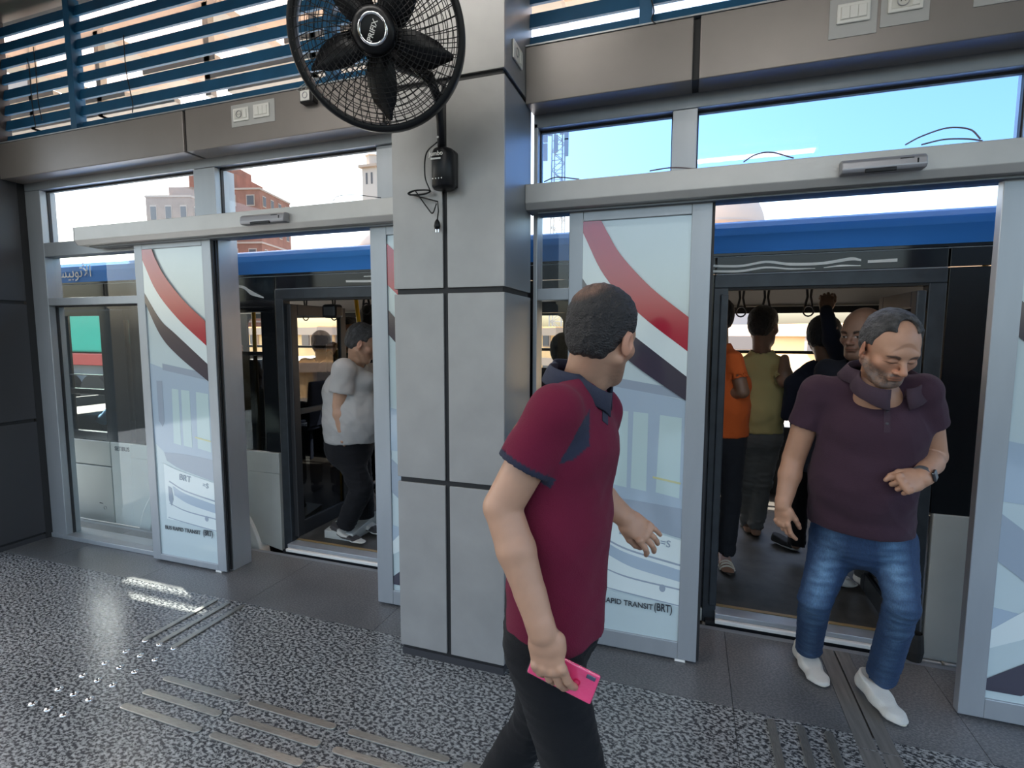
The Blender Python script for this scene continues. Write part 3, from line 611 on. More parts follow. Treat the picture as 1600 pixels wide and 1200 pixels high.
# pixel measurements turned into places at their own distance
def place(px, py, Y): return at(px, py, Y)
p = place(345, 300, 70); ztop = p.z
building('brick_building', 'unfinished brick apartment block with stepped roof beyond the bus', p.x, 74, 13, 10, place(345, 297, 70).z, 6, .25, M_brick, [(-6.5, 2, -4, 4, place(345, 297, 70).z+.3, place(300, 280, 70).z+.6), (-3.2, 0.5, -3, 3, place(300, 280, 70).z, place(300, 262, 70).z+.6)], 4)
p = place(255, 320, 60)
building('low_brick_building', 'lower brick building left of the apartment block', p.x, 63, 7, 6, place(255, 305, 60).z, 4, .3, M_far, [(-.5, 3.2, -2, 2, place(255, 305, 60).z+.3, place(290, 285, 60).z+.4)], 3)
for nm, lab, x, y, w_, hgt, m, rt in (('street_building', 'cream street building seen through the bus windows at right', 4.5, 17, 24, 4.6, M_cream, -.75), ('street_building', 'rust and cream shop building seen through the left bus windows', -19.0, 20, 12, 2.7, M_cream, -.3),
                               ('street_building', 'cream wall seen through the middle bus windows', -7.6, 22.5, 7, 2.6, M_cream, -.4)):
    b = building(nm, lab, x, y, w_, 3, min(hgt, 1.95), 2, rt, m, None, 9)
# parked car beyond, seen through the left door
def car(name, lab, x, y, m, rot):
    c = thing(name, lab, 'car', (x, y, -.4)); c.rotation_euler.z = rot
    def K(o, par=c): o.parent = par; return o
    body = [(-2.1, .3), (-2.15, .65), (-1.9, .85), (-1.2, .92), (-.7, 1.38), (.8, 1.42), (1.45, .98), (2.05, .88), (2.15, .6), (2.1, .3)]
    K(MB().prism(body, 1, -.85, .85).build('body', m, None, .05))
    K(MB().prism([(-1.05, .95), (-.62, 1.33), (.05, 1.35), (.05, .95)], 1, -.87, .87).build('side_window', M_dark)); K(MB().prism([(.12, .95), (.12, 1.35), (.74, 1.36), (1.2, .98)], 1, -.87, .87).build('side_window', M_dark))
    for wx in (-1.35, 1.35):
        for wy in (-.8, .8): K(MB().lathe([(.0, -.1), (.18, -.1), (.2, -.09), (.33, -.1), (.34, .1), (0, .1)], (wx, wy, .34), (0, 1 if wy > 0 else -1, 0), 20).build('wheel', M_rubber))
car('parked_car', 'pale parked car seen through the left bus door glass', -10.6, 11.2, mat('pale car paint', (.62, .6, .56), .3, coat=.5), .3)
car('parked_car', 'dark blue car seen low through the left bus door glass', -7.2, 9.0, mat('blue car paint', (.04, .09, .22), .3, coat=.5), .2)
# truck with green load seen through the driver's window
t = thing('truck', 'truck with green cover and red side rail behind the driver window', 'truck', (-17, 9.6, -.4))
box('green_cover', mat('green tarpaulin', (.03, .55, .38), .7), -20, -13.5, 9.2, 11.2, 1.15, 2.35, t, .05); box('red_rail', mat('red truck rail', (.6, .06, .05), .5), -20, -13.5, 9.1, 11.2, .82, 1.12, t, .02); box('tank', mat('truck chassis', (.25, .28, .30), .5), -19.5, -14, 9.3, 11, .2, .8, t)
for x in (-18.4, -15.6, -14.3): MB().lathe([(0, -.1), (.2, -.12), (.26, -.02), (.48, -.1), (.5, .2), (0, .2)], (x, 9.2, .1), (0, -1, 0), 24).build('wheel', M_rubber, t); 
# domes behind the bus roof
def dome(lab, px, py, Y, rad):
    c = place(px, py, Y)
    d = thing('dome', lab, 'dome', (c.x, c.y, -.4))
    MB().lathe([(rad, -c.z-.4), (rad, 0)]+[(rad*cos(a), rad*1.05*sin(a)) for a in np.linspace(0, pi/2-.01, 14)], c, (0, 0, 1), 40).build('dome_shell', M_min, d, smooth=True)
    MB().lathe([(rad*1.03, .2), (rad*1.05, .1), (rad*1.03, 0)], c, (0, 0, 1), 40).build('dome_ring', M_conc, d, smooth=True)
dome('large pale domed roof behind the right bus roof edge', 1112, 365, 30, 2.55); dome('pale dome behind the bus at the silver column', 595, 392, 34, 1.9)
# minaret
c = place(584, 305, 60); mn = thing('minaret', 'slim minaret with balcony beyond the left transom window', 'tower', (c.x, c.y, -.4))
zb = place(584, 305, 60).z; z1 = place(584, 262, 60).z; z2 = place(584, 246, 60).z; z3 = place(584, 232, 60).z
box('shaft', M_min, c.x-1.0, c.x+1.0, 59, 61, -.4, z1-.2, mn); box('balcony', M_conc, c.x-1.35, c.x+1.35, 58.6, 61.3, z1-.25, z1+.05, mn)
MB().lathe([(.85, z1), (.85, z2), (1.05, z2+.1), (.2, z2+.9), (.12, z3), (.01, z3+1.0)], (c.x, 60, 0), (0, 0, 1), 8).build('lantern', M_min, mn)
for s in (-.45, .3): box('arch_opening', M_dark, c.x+s, c.x+s+.25, 58.96, 59.0, z1-2.3, z1-.9, mn)
# lattice cell tower
c = place(872, 290, 45); ct = thing('cell_tower', 'lattice telecom tower seen through the right transom window', 'tower', (c.x, c.y, -.4))
zt = place(872, 196, 45).z; M_tow = mat('pale tower steel', (.55, .50, .47), .6); r_ = .55
for sx in (-1, 1):
    for sy in (-1, 1): MB().cyl((c.x+sx*r_, 45+sy*r_, -.4), (c.x+sx*r_*.8, 45+sy*r_*.8, zt), .07, n=6).build('tower_leg', M_tow, ct)
mb = MB(); z = 2.0; k = 0
while z < zt-.7:
    for sy in (-1, 1):
        s = 1 if k % 2 else -1
        mb.cyl((c.x-s*r_*.9, 45+sy*r_*.9, z), (c.x+s*r_*.9, 45+sy*r_*.9, z+.8), .04, n=5); mb.cyl((c.x-r_*.9, 45+sy*r_*.9, z), (c.x+r_*.9, 45+sy*r_*.9, z), .04, n=5)
    z += .8; k += 1
o = mb.build('tower_bracing', M_tow, ct); o['kind'] = 'stuff'
for i, (a, zz) in enumerate(((-.9, zt-.9), (.9, zt-.9), (-.5, zt-.4), (.5, zt-.4), (0, zt-1.8), (-.9, zt-2.4), (.9, zt-2.2))): box('antenna_panel', M_tow, c.x+a-.17, c.x+a+.17, 44.0, 44.2, zz-.7, zz+.7, ct)
# ------------------------------------------------------------------ wall fan
fc = at(591, 57, 1.80); FN = (Vector((-.10, 0, 1.50))-fc); FN.z *= 1; FN = Vector((.40, -1.0, -.30)).normalized()
fan = thing('wall_fan', 'large black caged fan on a bracket on the silver column', 'fan', (-1.06, 2.19, 2.35))
fx = FN.orthogonal().normalized(); fx = Vector((0, 0, 1)).cross(FN).normalized(); fy = FN.cross(fx)
RF = .328
P3 = lambda u, v, w_: fc+fx*u+fy*v+FN*w_
ring = lambda r, w_, n: [P3(r*cos(2*pi*i/n), r*sin(2*pi*i/n), w_) for i in range(n)]
mb = MB().lathe([(RF-.026, .026), (RF-.006, .036), (RF, .026), (RF, -.030), (RF-.006, -.040), (RF-.026, -.030), (RF-.030, 0), (RF-.026, .026)], fc, FN, 72); mb.build('cage_rim', M_black, fan, smooth=True)
# front grille: radial wires bulging forward and concentric rings
fr = lambda r: .03+.055*(1-(r/RF)**2)**.5 if r < RF else .03
mb = MB()
for i in range(56):
    a = 2*pi*i/56
    mb.tube([P3(r*cos(a+.35*(r/RF)), r*sin(a+.35*(r/RF)), fr(r)) for r in (.075, .13, .18, .24, .285, RF-.02)], .0017, 4)
for r in np.arange(.085, RF-.02, .0165): mb.tube(ring(r, fr(r)+.002, 64), .0017, 4, True)
o = mb.build('front_grille', M_black, fan, smooth=True); o['kind'] = 'stuff'
mb = MB()
for i in range(44):
    a = 2*pi*i/44; mb.tube([P3(r*cos(a), r*sin(a), -.02-.075*(1-(r/RF)**2)**.5) for r in (.09, .17, .25, RF-.02)], .0017, 4)
for r in np.arange(.10, RF-.02, .026): mb.tube(ring(r, -.02-.075*(1-(r/RF)**2)**.5, 56), .0017, 4, True)
o = mb.build('rear_grille', M_black, fan, smooth=True); o['kind'] = 'stuff'
MB().lathe([(.001, .104), (.06, .104), (.072, .098), (.08, .085), (.08, .07)], fc, FN, 40).build('hub_cap', M_black, fan, smooth=True)
MB().lathe([(.044, .106), (.046, .109), (.052, .109), (.054, .104)], fc, FN, 40).build('hub_ring', M_chrome, fan, smooth=True)
ux = (fx*cos(R(68))+fy*sin(R(68))); uy = FN.cross(ux)
text('lettering', 'PRIFIX', .026, M_white, P3(0, 0, .1045)-ux*.042-uy*.009, ux, uy, fan, bold=.0004)
MB().lathe([(.001, .06), (.05, .055), (.062, .02), (.062, -.03), (.001, -.03)], fc, FN, 28).build('blade_hub', M_black, fan, smooth=True)
for k in range(5):
    a0 = 2*pi*k/5+R(-90); v = []; f = []
    N = 9
    for i in range(N):
        t = i/(N-1); r = .05+t*.235; hw = (.026+.036*sin(pi*min(t*1.05, 1)**.8))*(1-.75*max(0, t-.75)*4*.9 if t > .75 else 1); sweep = .10*t*t
        for s, dz in ((-1, -.022), (0, 0.002), (1, .024)):
            aa = a0+sweep+s*hw/r if r > .05 else a0
            aa = a0+sweep+s*min(hw/r, .62)
            v.append(P3(r*cos(aa), r*sin(aa), dz*(1-.5*t)))
    m_ = len(v); v += [p-FN*.003 for p in v]
    for i in range(N-1):
        for j in range(2): a = i*3+j; f.append((a, a+1, a+4, a+3)); f.append((m_+a, m_+a+3, m_+a+4, m_+a+1))
    for i in range(N-1): f.append((i*3, i*3+3, m_+i*3+3, m_+i*3)); f.append((i*3+2, m_+i*3+2, m_+i*3+5, i*3+5))
    MB().add(v, f).build('blade', M_black, fan, smooth=True)
MB().lathe([(.001, -.23), (.05, -.225), (.065, -.19), (.068, -.10), (.085, -.085), (.085, -.07)], fc, FN, 28).build('motor_housing', M_black, fan, smooth=True)
pb = at(690, 262, 2.13)
MB().tube([P3(0, 0, -.17), P3(.05, -.06, -.19), at(672, 120, 2.0), at(684, 155, 2.07), at(688, 190, 2.11), at(690, 235, 2.13)], [.028, .026, .022, .019, .017, .017], 14).build('bracket_pole', M_black, fan, smooth=True)
MB().tube([P3(.02, .0, -.12), P3(.17, -.13, -.10), P3(.24, -.20, -.07)], .010, 8).build('cage_stay', M_black, fan, smooth=True)
w0 = at(672, 232, 2.13); w1 = at(707, 292, 2.13)
MB().lathe([(.001, 0), (.045, 0), (.052, .01), (.052, .145), (.045, .165), (.03, .172), (.02, .176)], (pb.x, 2.15, w1.z), (0, 0, 1), 24).build('control_box', M_black, fan, smooth=True)
box('wall_plate', M_black, pb.x-.05, pb.x+.05, 2.15, 2.20, w1.z+.01, w1.z+.165, fan, .008)
text('lettering', 'Jumbo', .026, M_white, (pb.x-.043, 2.094, w1.z+.128), (1, 0, 0), (0, 0, 1), fan, bold=.0004); box('label_bar', M_white, pb.x-.035, pb.x+.012, 2.0945, 2.0965, w1.z+.112, w1.z+.119, fan)
for i in range(4): MB().lathe([(.0001, .002), (.0025, .002), (.003, 0)], (pb.x-.027+.014*i, 2.0975, w1.z+.033), (0, -1, 0), 10).build('button', M_white, fan)
MB().lathe([(.0001, .002), (.004, .002), (.005, 0)], at(684, 214, 2.095), (0, -1, 0), 10).build('screw', M_white, fan)
# cord and plug
c0 = at(683, 222, 2.12); coil = []
for i in range(60):
    a = i/60*2*pi*2.6; c_ = at(655, 301, 2.17); coil.append(c_+Vector((.055*cos(a)+.004*sin(3*a), -.004*cos(a*.7), .010*sin(a)+.002*i/60)))
pts = catmull([tuple(p) for p in (c0, at(666, 240, 2.16), at(664, 275, 2.17), at(672, 298, 2.175))], 8)
MB().tube(pts+[tuple(p) for p in coil], .0032, 6).build('power_cord', M_black, fan, smooth=True)
MB().tube([tuple(p) for p in (coil[-1], at(684, 315, 2.175), at(685, 330, 2.175), at(683, 346, 2.175))], .0032, 6).build('power_cord', M_black, fan, smooth=True)
MB().tube(catmull([tuple(p) for p in (coil[30], at(668, 325, 2.175), at(676, 333, 2.17), at(682, 318, 2.175))], 6), .0032, 6).build('power_cord', M_black, fan, smooth=True)
q = at(683, 343, 2.175); pl_ = MB().lathe([(.005, 0), (.012, -.012), (.015, -.03), (.011, -.042), (.001, -.043)], q, (0, 0, 1), 14).build('plug', M_black, fan, smooth=True)
for s in (-.006, .006): MB().cyl((q.x+s, q.y, q.z-.042), (q.x+s, q.y, q.z-.056), .0022, n=8).build('plug_pin', M_chrome, pl_)

# ------------------------------------------------------------------ sockets and switches
def module(parent, x, y, z, kind, w_=.115, h_=.075):
    f_ = box('plate', M_white, x, x+w_, y-.010, y-.002, z, z+h_, parent, .004)
    box('inset', mat('off white module', (.62, .61, .56), .4), x+.012, x+w_-.012, y-.0115, y-.0095, z+.013, z+h_-.013, f_)
    if kind == 'switch':
        for i in range(3): s0 = x+.014+(w_-.028)/3*i; box('rocker', M_white, s0+.001, s0+(w_-.028)/3-.001, y-.0145, y-.011, z+.015, z+h_-.015, f_, .001)
    else:
        MB().lathe([(.0205, .0025), (.0205, .004), (.018, .004), (.018, -.0005), (.0001, -.0005)], (x+w_*.42, y-.0115, z+h_/2), (0, -1, 0), 24).build('socket_well', M_grey, f_)
        for s in (-.007, .007): MB().lathe([(.0001, .001), (.0022, .001), (.0023, 0)], (x+w_*.42+s, y-.0118, z+h_/2), (0, -1, 0), 8).build('pin_hole', M_black, f_)
        box('rocker', M_white, x+w_*.68, x+w_-.014, y-.0145, y-.011, z+.015, z+h_-.015, f_, .001)
def plateset(lab, x, z, w_, h_, mods, y=2.5):
    c = thing('socket_plate', lab, 'socket', (x+w_/2, y, z)); box('backing', M_wplate, x, x+w_, y-.003, y, z, z+h_, c, .002)
    for mx, mz, k in mods: module(c, x+mx, y-.001, z+mz, k)
    return c
plateset('pale double plate with socket and switches on the left fascia', -2.605, 2.835, .32, .125, [(.02, .027, 'socket'), (.17, .03, 'switch')])
plateset('pale switch plate on the right fascia', .485, 2.80, .165, .15, [(.025, .05, 'switch')])
plateset('pale socket plate right of the switch plate on the fascia', .66, 2.815, .16, .15, [(.022, .045, 'socket')])
plateset('pale plate cut by the top right edge of the picture', .955, 2.835, .2, .13, [(.04, .04, 'switch')])
c = thing('surface_socket', 'small socket in a black box under the fan', 'socket', (-2.03, 2.47, 2.90)); box('casing', M_black, -2.075, -1.985, 2.455, 2.5, 2.885, 2.955, c, .006)
f_ = box('socket_face', M_white, -2.065, -2.005, 2.448, 2.456, 2.893, 2.947, c, .003); MB().lathe([(.017, 0), (.017, .003), (.014, .003), (.014, -.001), (.0001, -.001)], (-2.032, 2.448, 2.92), (0, -1, 0), 20).build('socket_well', M_grey, f_)
for k_, (dx, dz) in enumerate(((-.03, .03), (0, .05), (.03, .04))): MB().tube(catmull([(-2.05+dx*.3, 2.48, 2.953), (-2.09+dx, 2.49, 2.975), (-2.04+dx, 2.49, 3.0), (-1.98+dx, 2.52, 3.04)], 5), .002, 5).build('loose_wire', M_wplate, c, smooth=True)
# socket on the column's side face (faces +X)
c = thing('socket_plate', 'narrow socket plate on the side face of the silver column', 'socket', (-.787, 2.37, 2.82))
f_ = box('plate', M_white, -.787, -.778, 2.30, 2.43, 2.845, 2.925, c, .004); box('rocker', M_white, -.779, -.775, 2.39, 2.42, 2.86, 2.91, f_, .001)
MB().lathe([(.02, 0), (.02, .003), (.017, .003), (.017, -.002), (.0001, -.002)], (-.778, 2.345, 2.885), (1, 0, 0), 20).build('socket_well', M_grey, f_)
# loose wires on top of the operator covers and through the louvres
def wire(lab, pts, r=.003, m=M_black): 
    o = MB().tube(catmull([tuple(p) for p in pts], 7), r, 6).build('cable', m, None, smooth=True); tag(o, lab, 'cable'); return o
M_wire = mat('pinkish grey cable', (.16, .12, .13), .5)
wire('thin cable arching above the right motion sensor', [at(1415, 226, 2.56), at(1440, 213, 2.6), at(1480, 200, 2.62), at(1515, 202, 2.62), at(1532, 217, 2.6)], m=M_wire)
wire('second thin cable behind the right motion sensor', [at(1440, 226, 2.6), at(1475, 218, 2.63), at(1510, 217, 2.63), at(1535, 220, 2.6)], m=M_wire)
wire('thin cable arching on the cover left of the right sensor', [at(1162, 253, 2.6), at(1180, 242, 2.62), at(1205, 238, 2.62), at(1240, 247, 2.58)], m=M_wire)
wire('thin cable lying on the cover by the mullion', [at(1015, 267, 2.58), at(1050, 262, 2.6), at(1090, 264, 2.6)], m=M_wire)
wire('thin cable lying on the cover by the column', [at(850, 284, 2.58), at(870, 277, 2.6), at(905, 280, 2.6)], m=M_wire)
wire('thin dark cable curling on the left operator cover', [at(520, 314, 2.56), at(530, 306, 2.58), at(560, 305, 2.6), at(595, 309, 2.58)], .002)
for i, x in enumerate((193, 52, 42)):
    wire('thin hanging wire on the left louvre, %s' % ('right of the post', 'left of the post', 'leftmost one')[i], [at(x, 55+18*i, 2.555), at(x+4, 110, 2.55), at(x+(8 if i else 14), 160, 2.55), at(x+14, 176+i*12, 2.54)], .003, M_gask)
wire('looped wire on the louvre post right of the column', [at(1018, 0, 2.52), at(1022, 18, 2.51), at(1018, 30, 2.5), at(1024, 37, 2.49)], .003, M_gask)
# ------------------------------------------------------------------ figure modelling: blended volumes -> one surface
F32 = np.float32
def A(v): return np.array(v, float)
def nrm(v): v = A(v); return v/np.linalg.norm(v)
class Vol:
    """volume built from blended primitives, meshed with surface nets"""
    def __init__(s, lo, hi, h):
        s.h = h; s.lo = A(lo); s.n = np.ceil((A(hi)-s.lo)/h).astype(int)+1; s.D = np.full(s.n, .05, F32)
        s.ax = [(s.lo[i]+h*np.arange(s.n[i])).astype(F32) for i in range(3)]
    def sub(s, lo, hi):
        a = np.clip(np.floor((A(lo)-s.lo)/s.h).astype(int), 0, s.n); b = np.clip(np.ceil((A(hi)-s.lo)/s.h).astype(int)+1, 0, s.n)
        if (b-a <= 0).any(): return None
        sl = tuple(slice(i, j) for i, j in zip(a, b))
        return sl, [s.ax[0][sl[0]][:, None, None], s.ax[1][sl[1]][None, :, None], s.ax[2][sl[2]][None, None, :]]
    def mix(s, sl, d, k, op):
        D = s.D[sl]
        if op == 'sub': D, d = -D, d
        if op == 'int': D, d = -D, -d
        if k > 1e-6:
            h = np.clip(.5+.5*(D-d)/k, 0, 1); o = D*(1-h)+d*h-k*h*(1-h)
        else: o = np.minimum(D, d)
        s.D[sl] = -o if op in ('sub', 'int') else o
    def seg(s, a, b, ra, rb=None, k=.01, op='add', ax=None):
        """tapered capsule; ra/rb are radii, or (wide, deep) pairs with ax = direction of the wide radius"""
        rb = ra if rb is None else rb; a = A(a); b = A(b)
        m = max(np.max(ra), np.max(rb))+k+3*s.h
        q = s.sub(np.minimum(a, b)-m, np.maximum(a, b)+m)
        if q is None: return s
        sl, P = q; ba = b-a; L2 = max(ba@ba, 1e-9)
        t = np.clip(sum((P[i]-F32(a[i]))*F32(ba[i]/L2) for i in range(3)), 0, 1)
        O = [P[i]-F32(a[i])-t*F32(ba[i]) for i in range(3)]
        if np.ndim(ra) == 0: d = np.sqrt(O[0]**2+O[1]**2+O[2]**2)-(F32(ra)+t*F32(rb-ra))
        else:
            ax = nrm(ax); w_ = ra[0]+t*F32(rb[0]-ra[0]); dp = ra[1]+t*F32(rb[1]-ra[1])
            u = O[0]*F32(ax[0])+O[1]*F32(ax[1])+O[2]*F32(ax[2]); o2 = O[0]**2+O[1]**2+O[2]**2
            v2 = np.maximum(o2-u*u, 0); q_ = np.sqrt((u/w_)**2+v2/dp**2)
            g = np.sqrt((u/w_**2)**2+v2/dp**4)/np.maximum(q_, 1e-5)
            d = (q_-1)/np.maximum(g, 1e-3); d = np.where(q_ < .05, -np.minimum(w_, dp), d)
        s.mix(sl, d.astype(F32), k, op); return s
    def ell(s, c, r, M=None, k=.01, op='add'):
        c = A(c); m = max(r)+k+3*s.h; q = s.sub(c-m, c+m)
        if q is None: return s
        sl, P = q; P = [P[i]-F32(c[i]) for i in range(3)]
        if M is not None: P = [P[0]*F32(M[i][0])+P[1]*F32(M[i][1])+P[2]*F32(M[i][2]) for i in range(3)]  # rows of M are the axes
        a = np.sqrt(sum((P[i]/F32(r[i]))**2 for i in range(3))); g = np.sqrt(sum((P[i]/F32(r[i]**2))**2 for i in range(3)))/np.maximum(a, 1e-5)
        d = (a-1)/np.maximum(g, 1e-2); d = np.where(a < .05, -min(r), d)
        s.mix(sl, d.astype(F32), k, op); return s
    def box(s, c, r, M, rd=.003, k=.0, op='add'):
        c = A(c); m = np.linalg.norm(r)+k+3*s.h; q = s.sub(c-m, c+m)
        if q is None: return s
        sl, P = q; P = [P[i]-F32(c[i]) for i in range(3)]; P = [P[0]*F32(M[i][0])+P[1]*F32(M[i][1])+P[2]*F32(M[i][2]) for i in range(3)]
        Q = [np.abs(P[i])-F32(r[i]-rd) for i in range(3)]
        d = np.sqrt(sum(np.maximum(x, 0)**2 for x in Q))+np.minimum(np.maximum(np.maximum(Q[0], Q[1]), Q[2]), 0)-rd
        s.mix(sl, d.astype(F32), k, op); return s
    def plane(s, p, nv, k=.002, op='int'):
        """keep the side opposite to the normal"""
        nv = nrm(nv); P = [s.ax[0][:, None, None], s.ax[1][None, :, None], s.ax[2][None, None, :]]
        d = sum((P[i]-F32(p[i]))*F32(nv[i]) for i in range(3)); s.mix((slice(None),)*3, d.astype(F32), k, op); return s
    def mesh(s):
        D = s.D; n = s.n; sg = D < 0
        e = [sg[:-1] ^ sg[1:], sg[:, :-1] ^ sg[:, 1:], sg[:, :, :-1] ^ sg[:, :, 1:]]
        cell = np.zeros(tuple(n-1), bool); S8 = np.zeros(tuple(n-1), np.int8)
        for i in (0, 1):
            for j in (0, 1):
                for k in (0, 1): S8 += sg[i:n[0]-1+i, j:n[1]-1+j, k:n[2]-1+k]
        cell = (S8 > 0) & (S8 < 8); idx = np.argwhere(cell); N = len(idx)
        if N == 0: return np.zeros((0, 3)), np.zeros((0, 4), int)
        vid = np.full(tuple(n-1), -1, np.int32); vid[cell] = np.arange(N)
        acc = np.zeros((N, 3)); cnt = np.zeros(N)
        cor = {}
        for i in (0, 1):
            for j in (0, 1):
                for k in (0, 1): cor[i, j, k] = D[idx[:, 0]+i, idx[:, 1]+j, idx[:, 2]+k].astype(float)
        for c0 in cor:
            for ax in range(3):
                if c0[ax]: continue
                c1 = list(c0); c1[ax] = 1; d0 = cor[c0]; d1 = cor[tuple(c1)]; m = (d0 < 0) != (d1 < 0)
                t = np.where(m, d0/np.where(m, d0-d1, 1), 0); p = np.tile(A(c0), (N, 1)); p[:, ax] += t; acc[m] += p[m]; cnt += m
        V = s.lo+(idx+acc/cnt[:, None])*s.h; F = []
        for ax in range(3):
            E = np.argwhere(e[ax]); o = [(1, 2), (2, 0), (0, 1)][ax]
            ok = (E[:, o[0]] > 0) & (E[:, o[1]] > 0) & (E[:, o[0]] < n[o[0]]-1) & (E[:, o[1]] < n[o[1]]-1); E = E[ok]
            def g(a, b): q = E.copy(); q[:, o[0]] -= a; q[:, o[1]] -= b; return vid[q[:, 0], q[:, 1], q[:, 2]]
            q = np.stack([g(1, 1), g(0, 1), g(0, 0), g(1, 0)], 1); fl = ~sg[E[:, 0], E[:, 1], E[:, 2]]; q[fl] = q[fl][:, ::-1]; F.append(q)
        return V, np.concatenate(F)
def vnormals(V, F):
    a = V[F[:, 0]]; n = np.cross(V[F[:, 2]]-a, V[F[:, 3]]-V[F[:, 1]]); N = np.zeros_like(V)
    for i in range(4): np.add.at(N, F[:, i], n)
    return N/np.maximum(np.linalg.norm(N, axis=1), 1e-12)[:, None]
def relax(V, F, it=1, lam=.5):
    n = len(V); e = np.concatenate([F[:, [0, 1]], F[:, [1, 2]], F[:, [2, 3]], F[:, [3, 0]]])
    c = np.bincount(e.ravel(), minlength=n)
    for _ in range(it):
        S = np.zeros_like(V)
        for k in range(3): S[:, k] = np.bincount(e[:, 0], V[e[:, 1], k], n)+np.bincount(e[:, 1], V[e[:, 0], k], n)
        V = V+lam*(S/np.maximum(c, 1)[:, None]-V)
    return V
_rng = np.random.RandomState(3)
_W = [( _rng.randn(3), _rng.rand()*6.28) for _ in range(40)]
def wav(P, freq, seed=0, n=5, warp=.6):
    """smooth band of pseudo-noise in -1..1"""
    o = np.zeros(len(P)); q = P*freq
    for i in range(n):
        d, ph = _W[(seed*7+i) % 40]; d2, p2 = _W[(seed*7+i+11) % 40]
        o += np.sin(q@d+ph+warp*2*np.sin(q@d2*.7+p2))
    return o/n
def pymesh(name, V, F, m, parent=None, col=None, smooth=True):
    me = bpy.data.meshes.new(name); V = np.asarray(V, float); F = np.asarray(F, np.int32)
    if parent is not None: V = V-A(wloc(parent))
    me.vertices.add(len(V)); me.vertices.foreach_set('co', V.ravel()); k = F.shape[1]
    me.loops.add(F.size); me.loops.foreach_set('vertex_index', F.ravel()); me.polygons.add(len(F)); me.polygons.foreach_set('loop_start', np.arange(0, F.size, k, dtype=np.int32))
    me.update(calc_edges=True); me.validate()
    if smooth: me.polygons.foreach_set('use_smooth', [True]*len(me.polygons))
    if col is not None:
        at_ = me.color_attributes.new('Col', 'FLOAT_COLOR', 'POINT'); c = np.ones((len(V), 4), F32); c[:, :3] = col; at_.data.foreach_set('color', c.ravel())
    me.materials.append(m); o = bpy.data.objects.new(name, me); COL.objects.link(o)
    if parent is not None: o.parent = parent
    return o
def join(*ms):
    V = []; F = []; k = 0
    for v, f in ms: V.append(v); F.append(f+k); k += len(v)
    return np.concatenate(V), np.concatenate(F)
def frame_from(fwd, up):
    """rows: right, forward, up"""
    f = nrm(fwd); u = A(up)-f*(A(up)@f); u = nrm(u); return np.array([np.cross(f, u), f, u])
def head_frame(yaw, pitch=0, roll=0):
    """yaw 0 faces -Y (towards the camera side), positive turns towards +X; pitch positive looks down"""
    y = R(yaw); f = A([sin(y), -cos(y), 0]); u = A([0, 0, 1.]); r = np.cross(f, u)
    p = R(pitch); f2 = f*cos(p)-u*sin(p); u2 = u*cos(p)+f*sin(p); ro = R(roll)
    r2 = r*cos(ro)+u2*sin(ro); u3 = u2*cos(ro)-r*sin(ro)
    return np.array([r2, f2, u3])

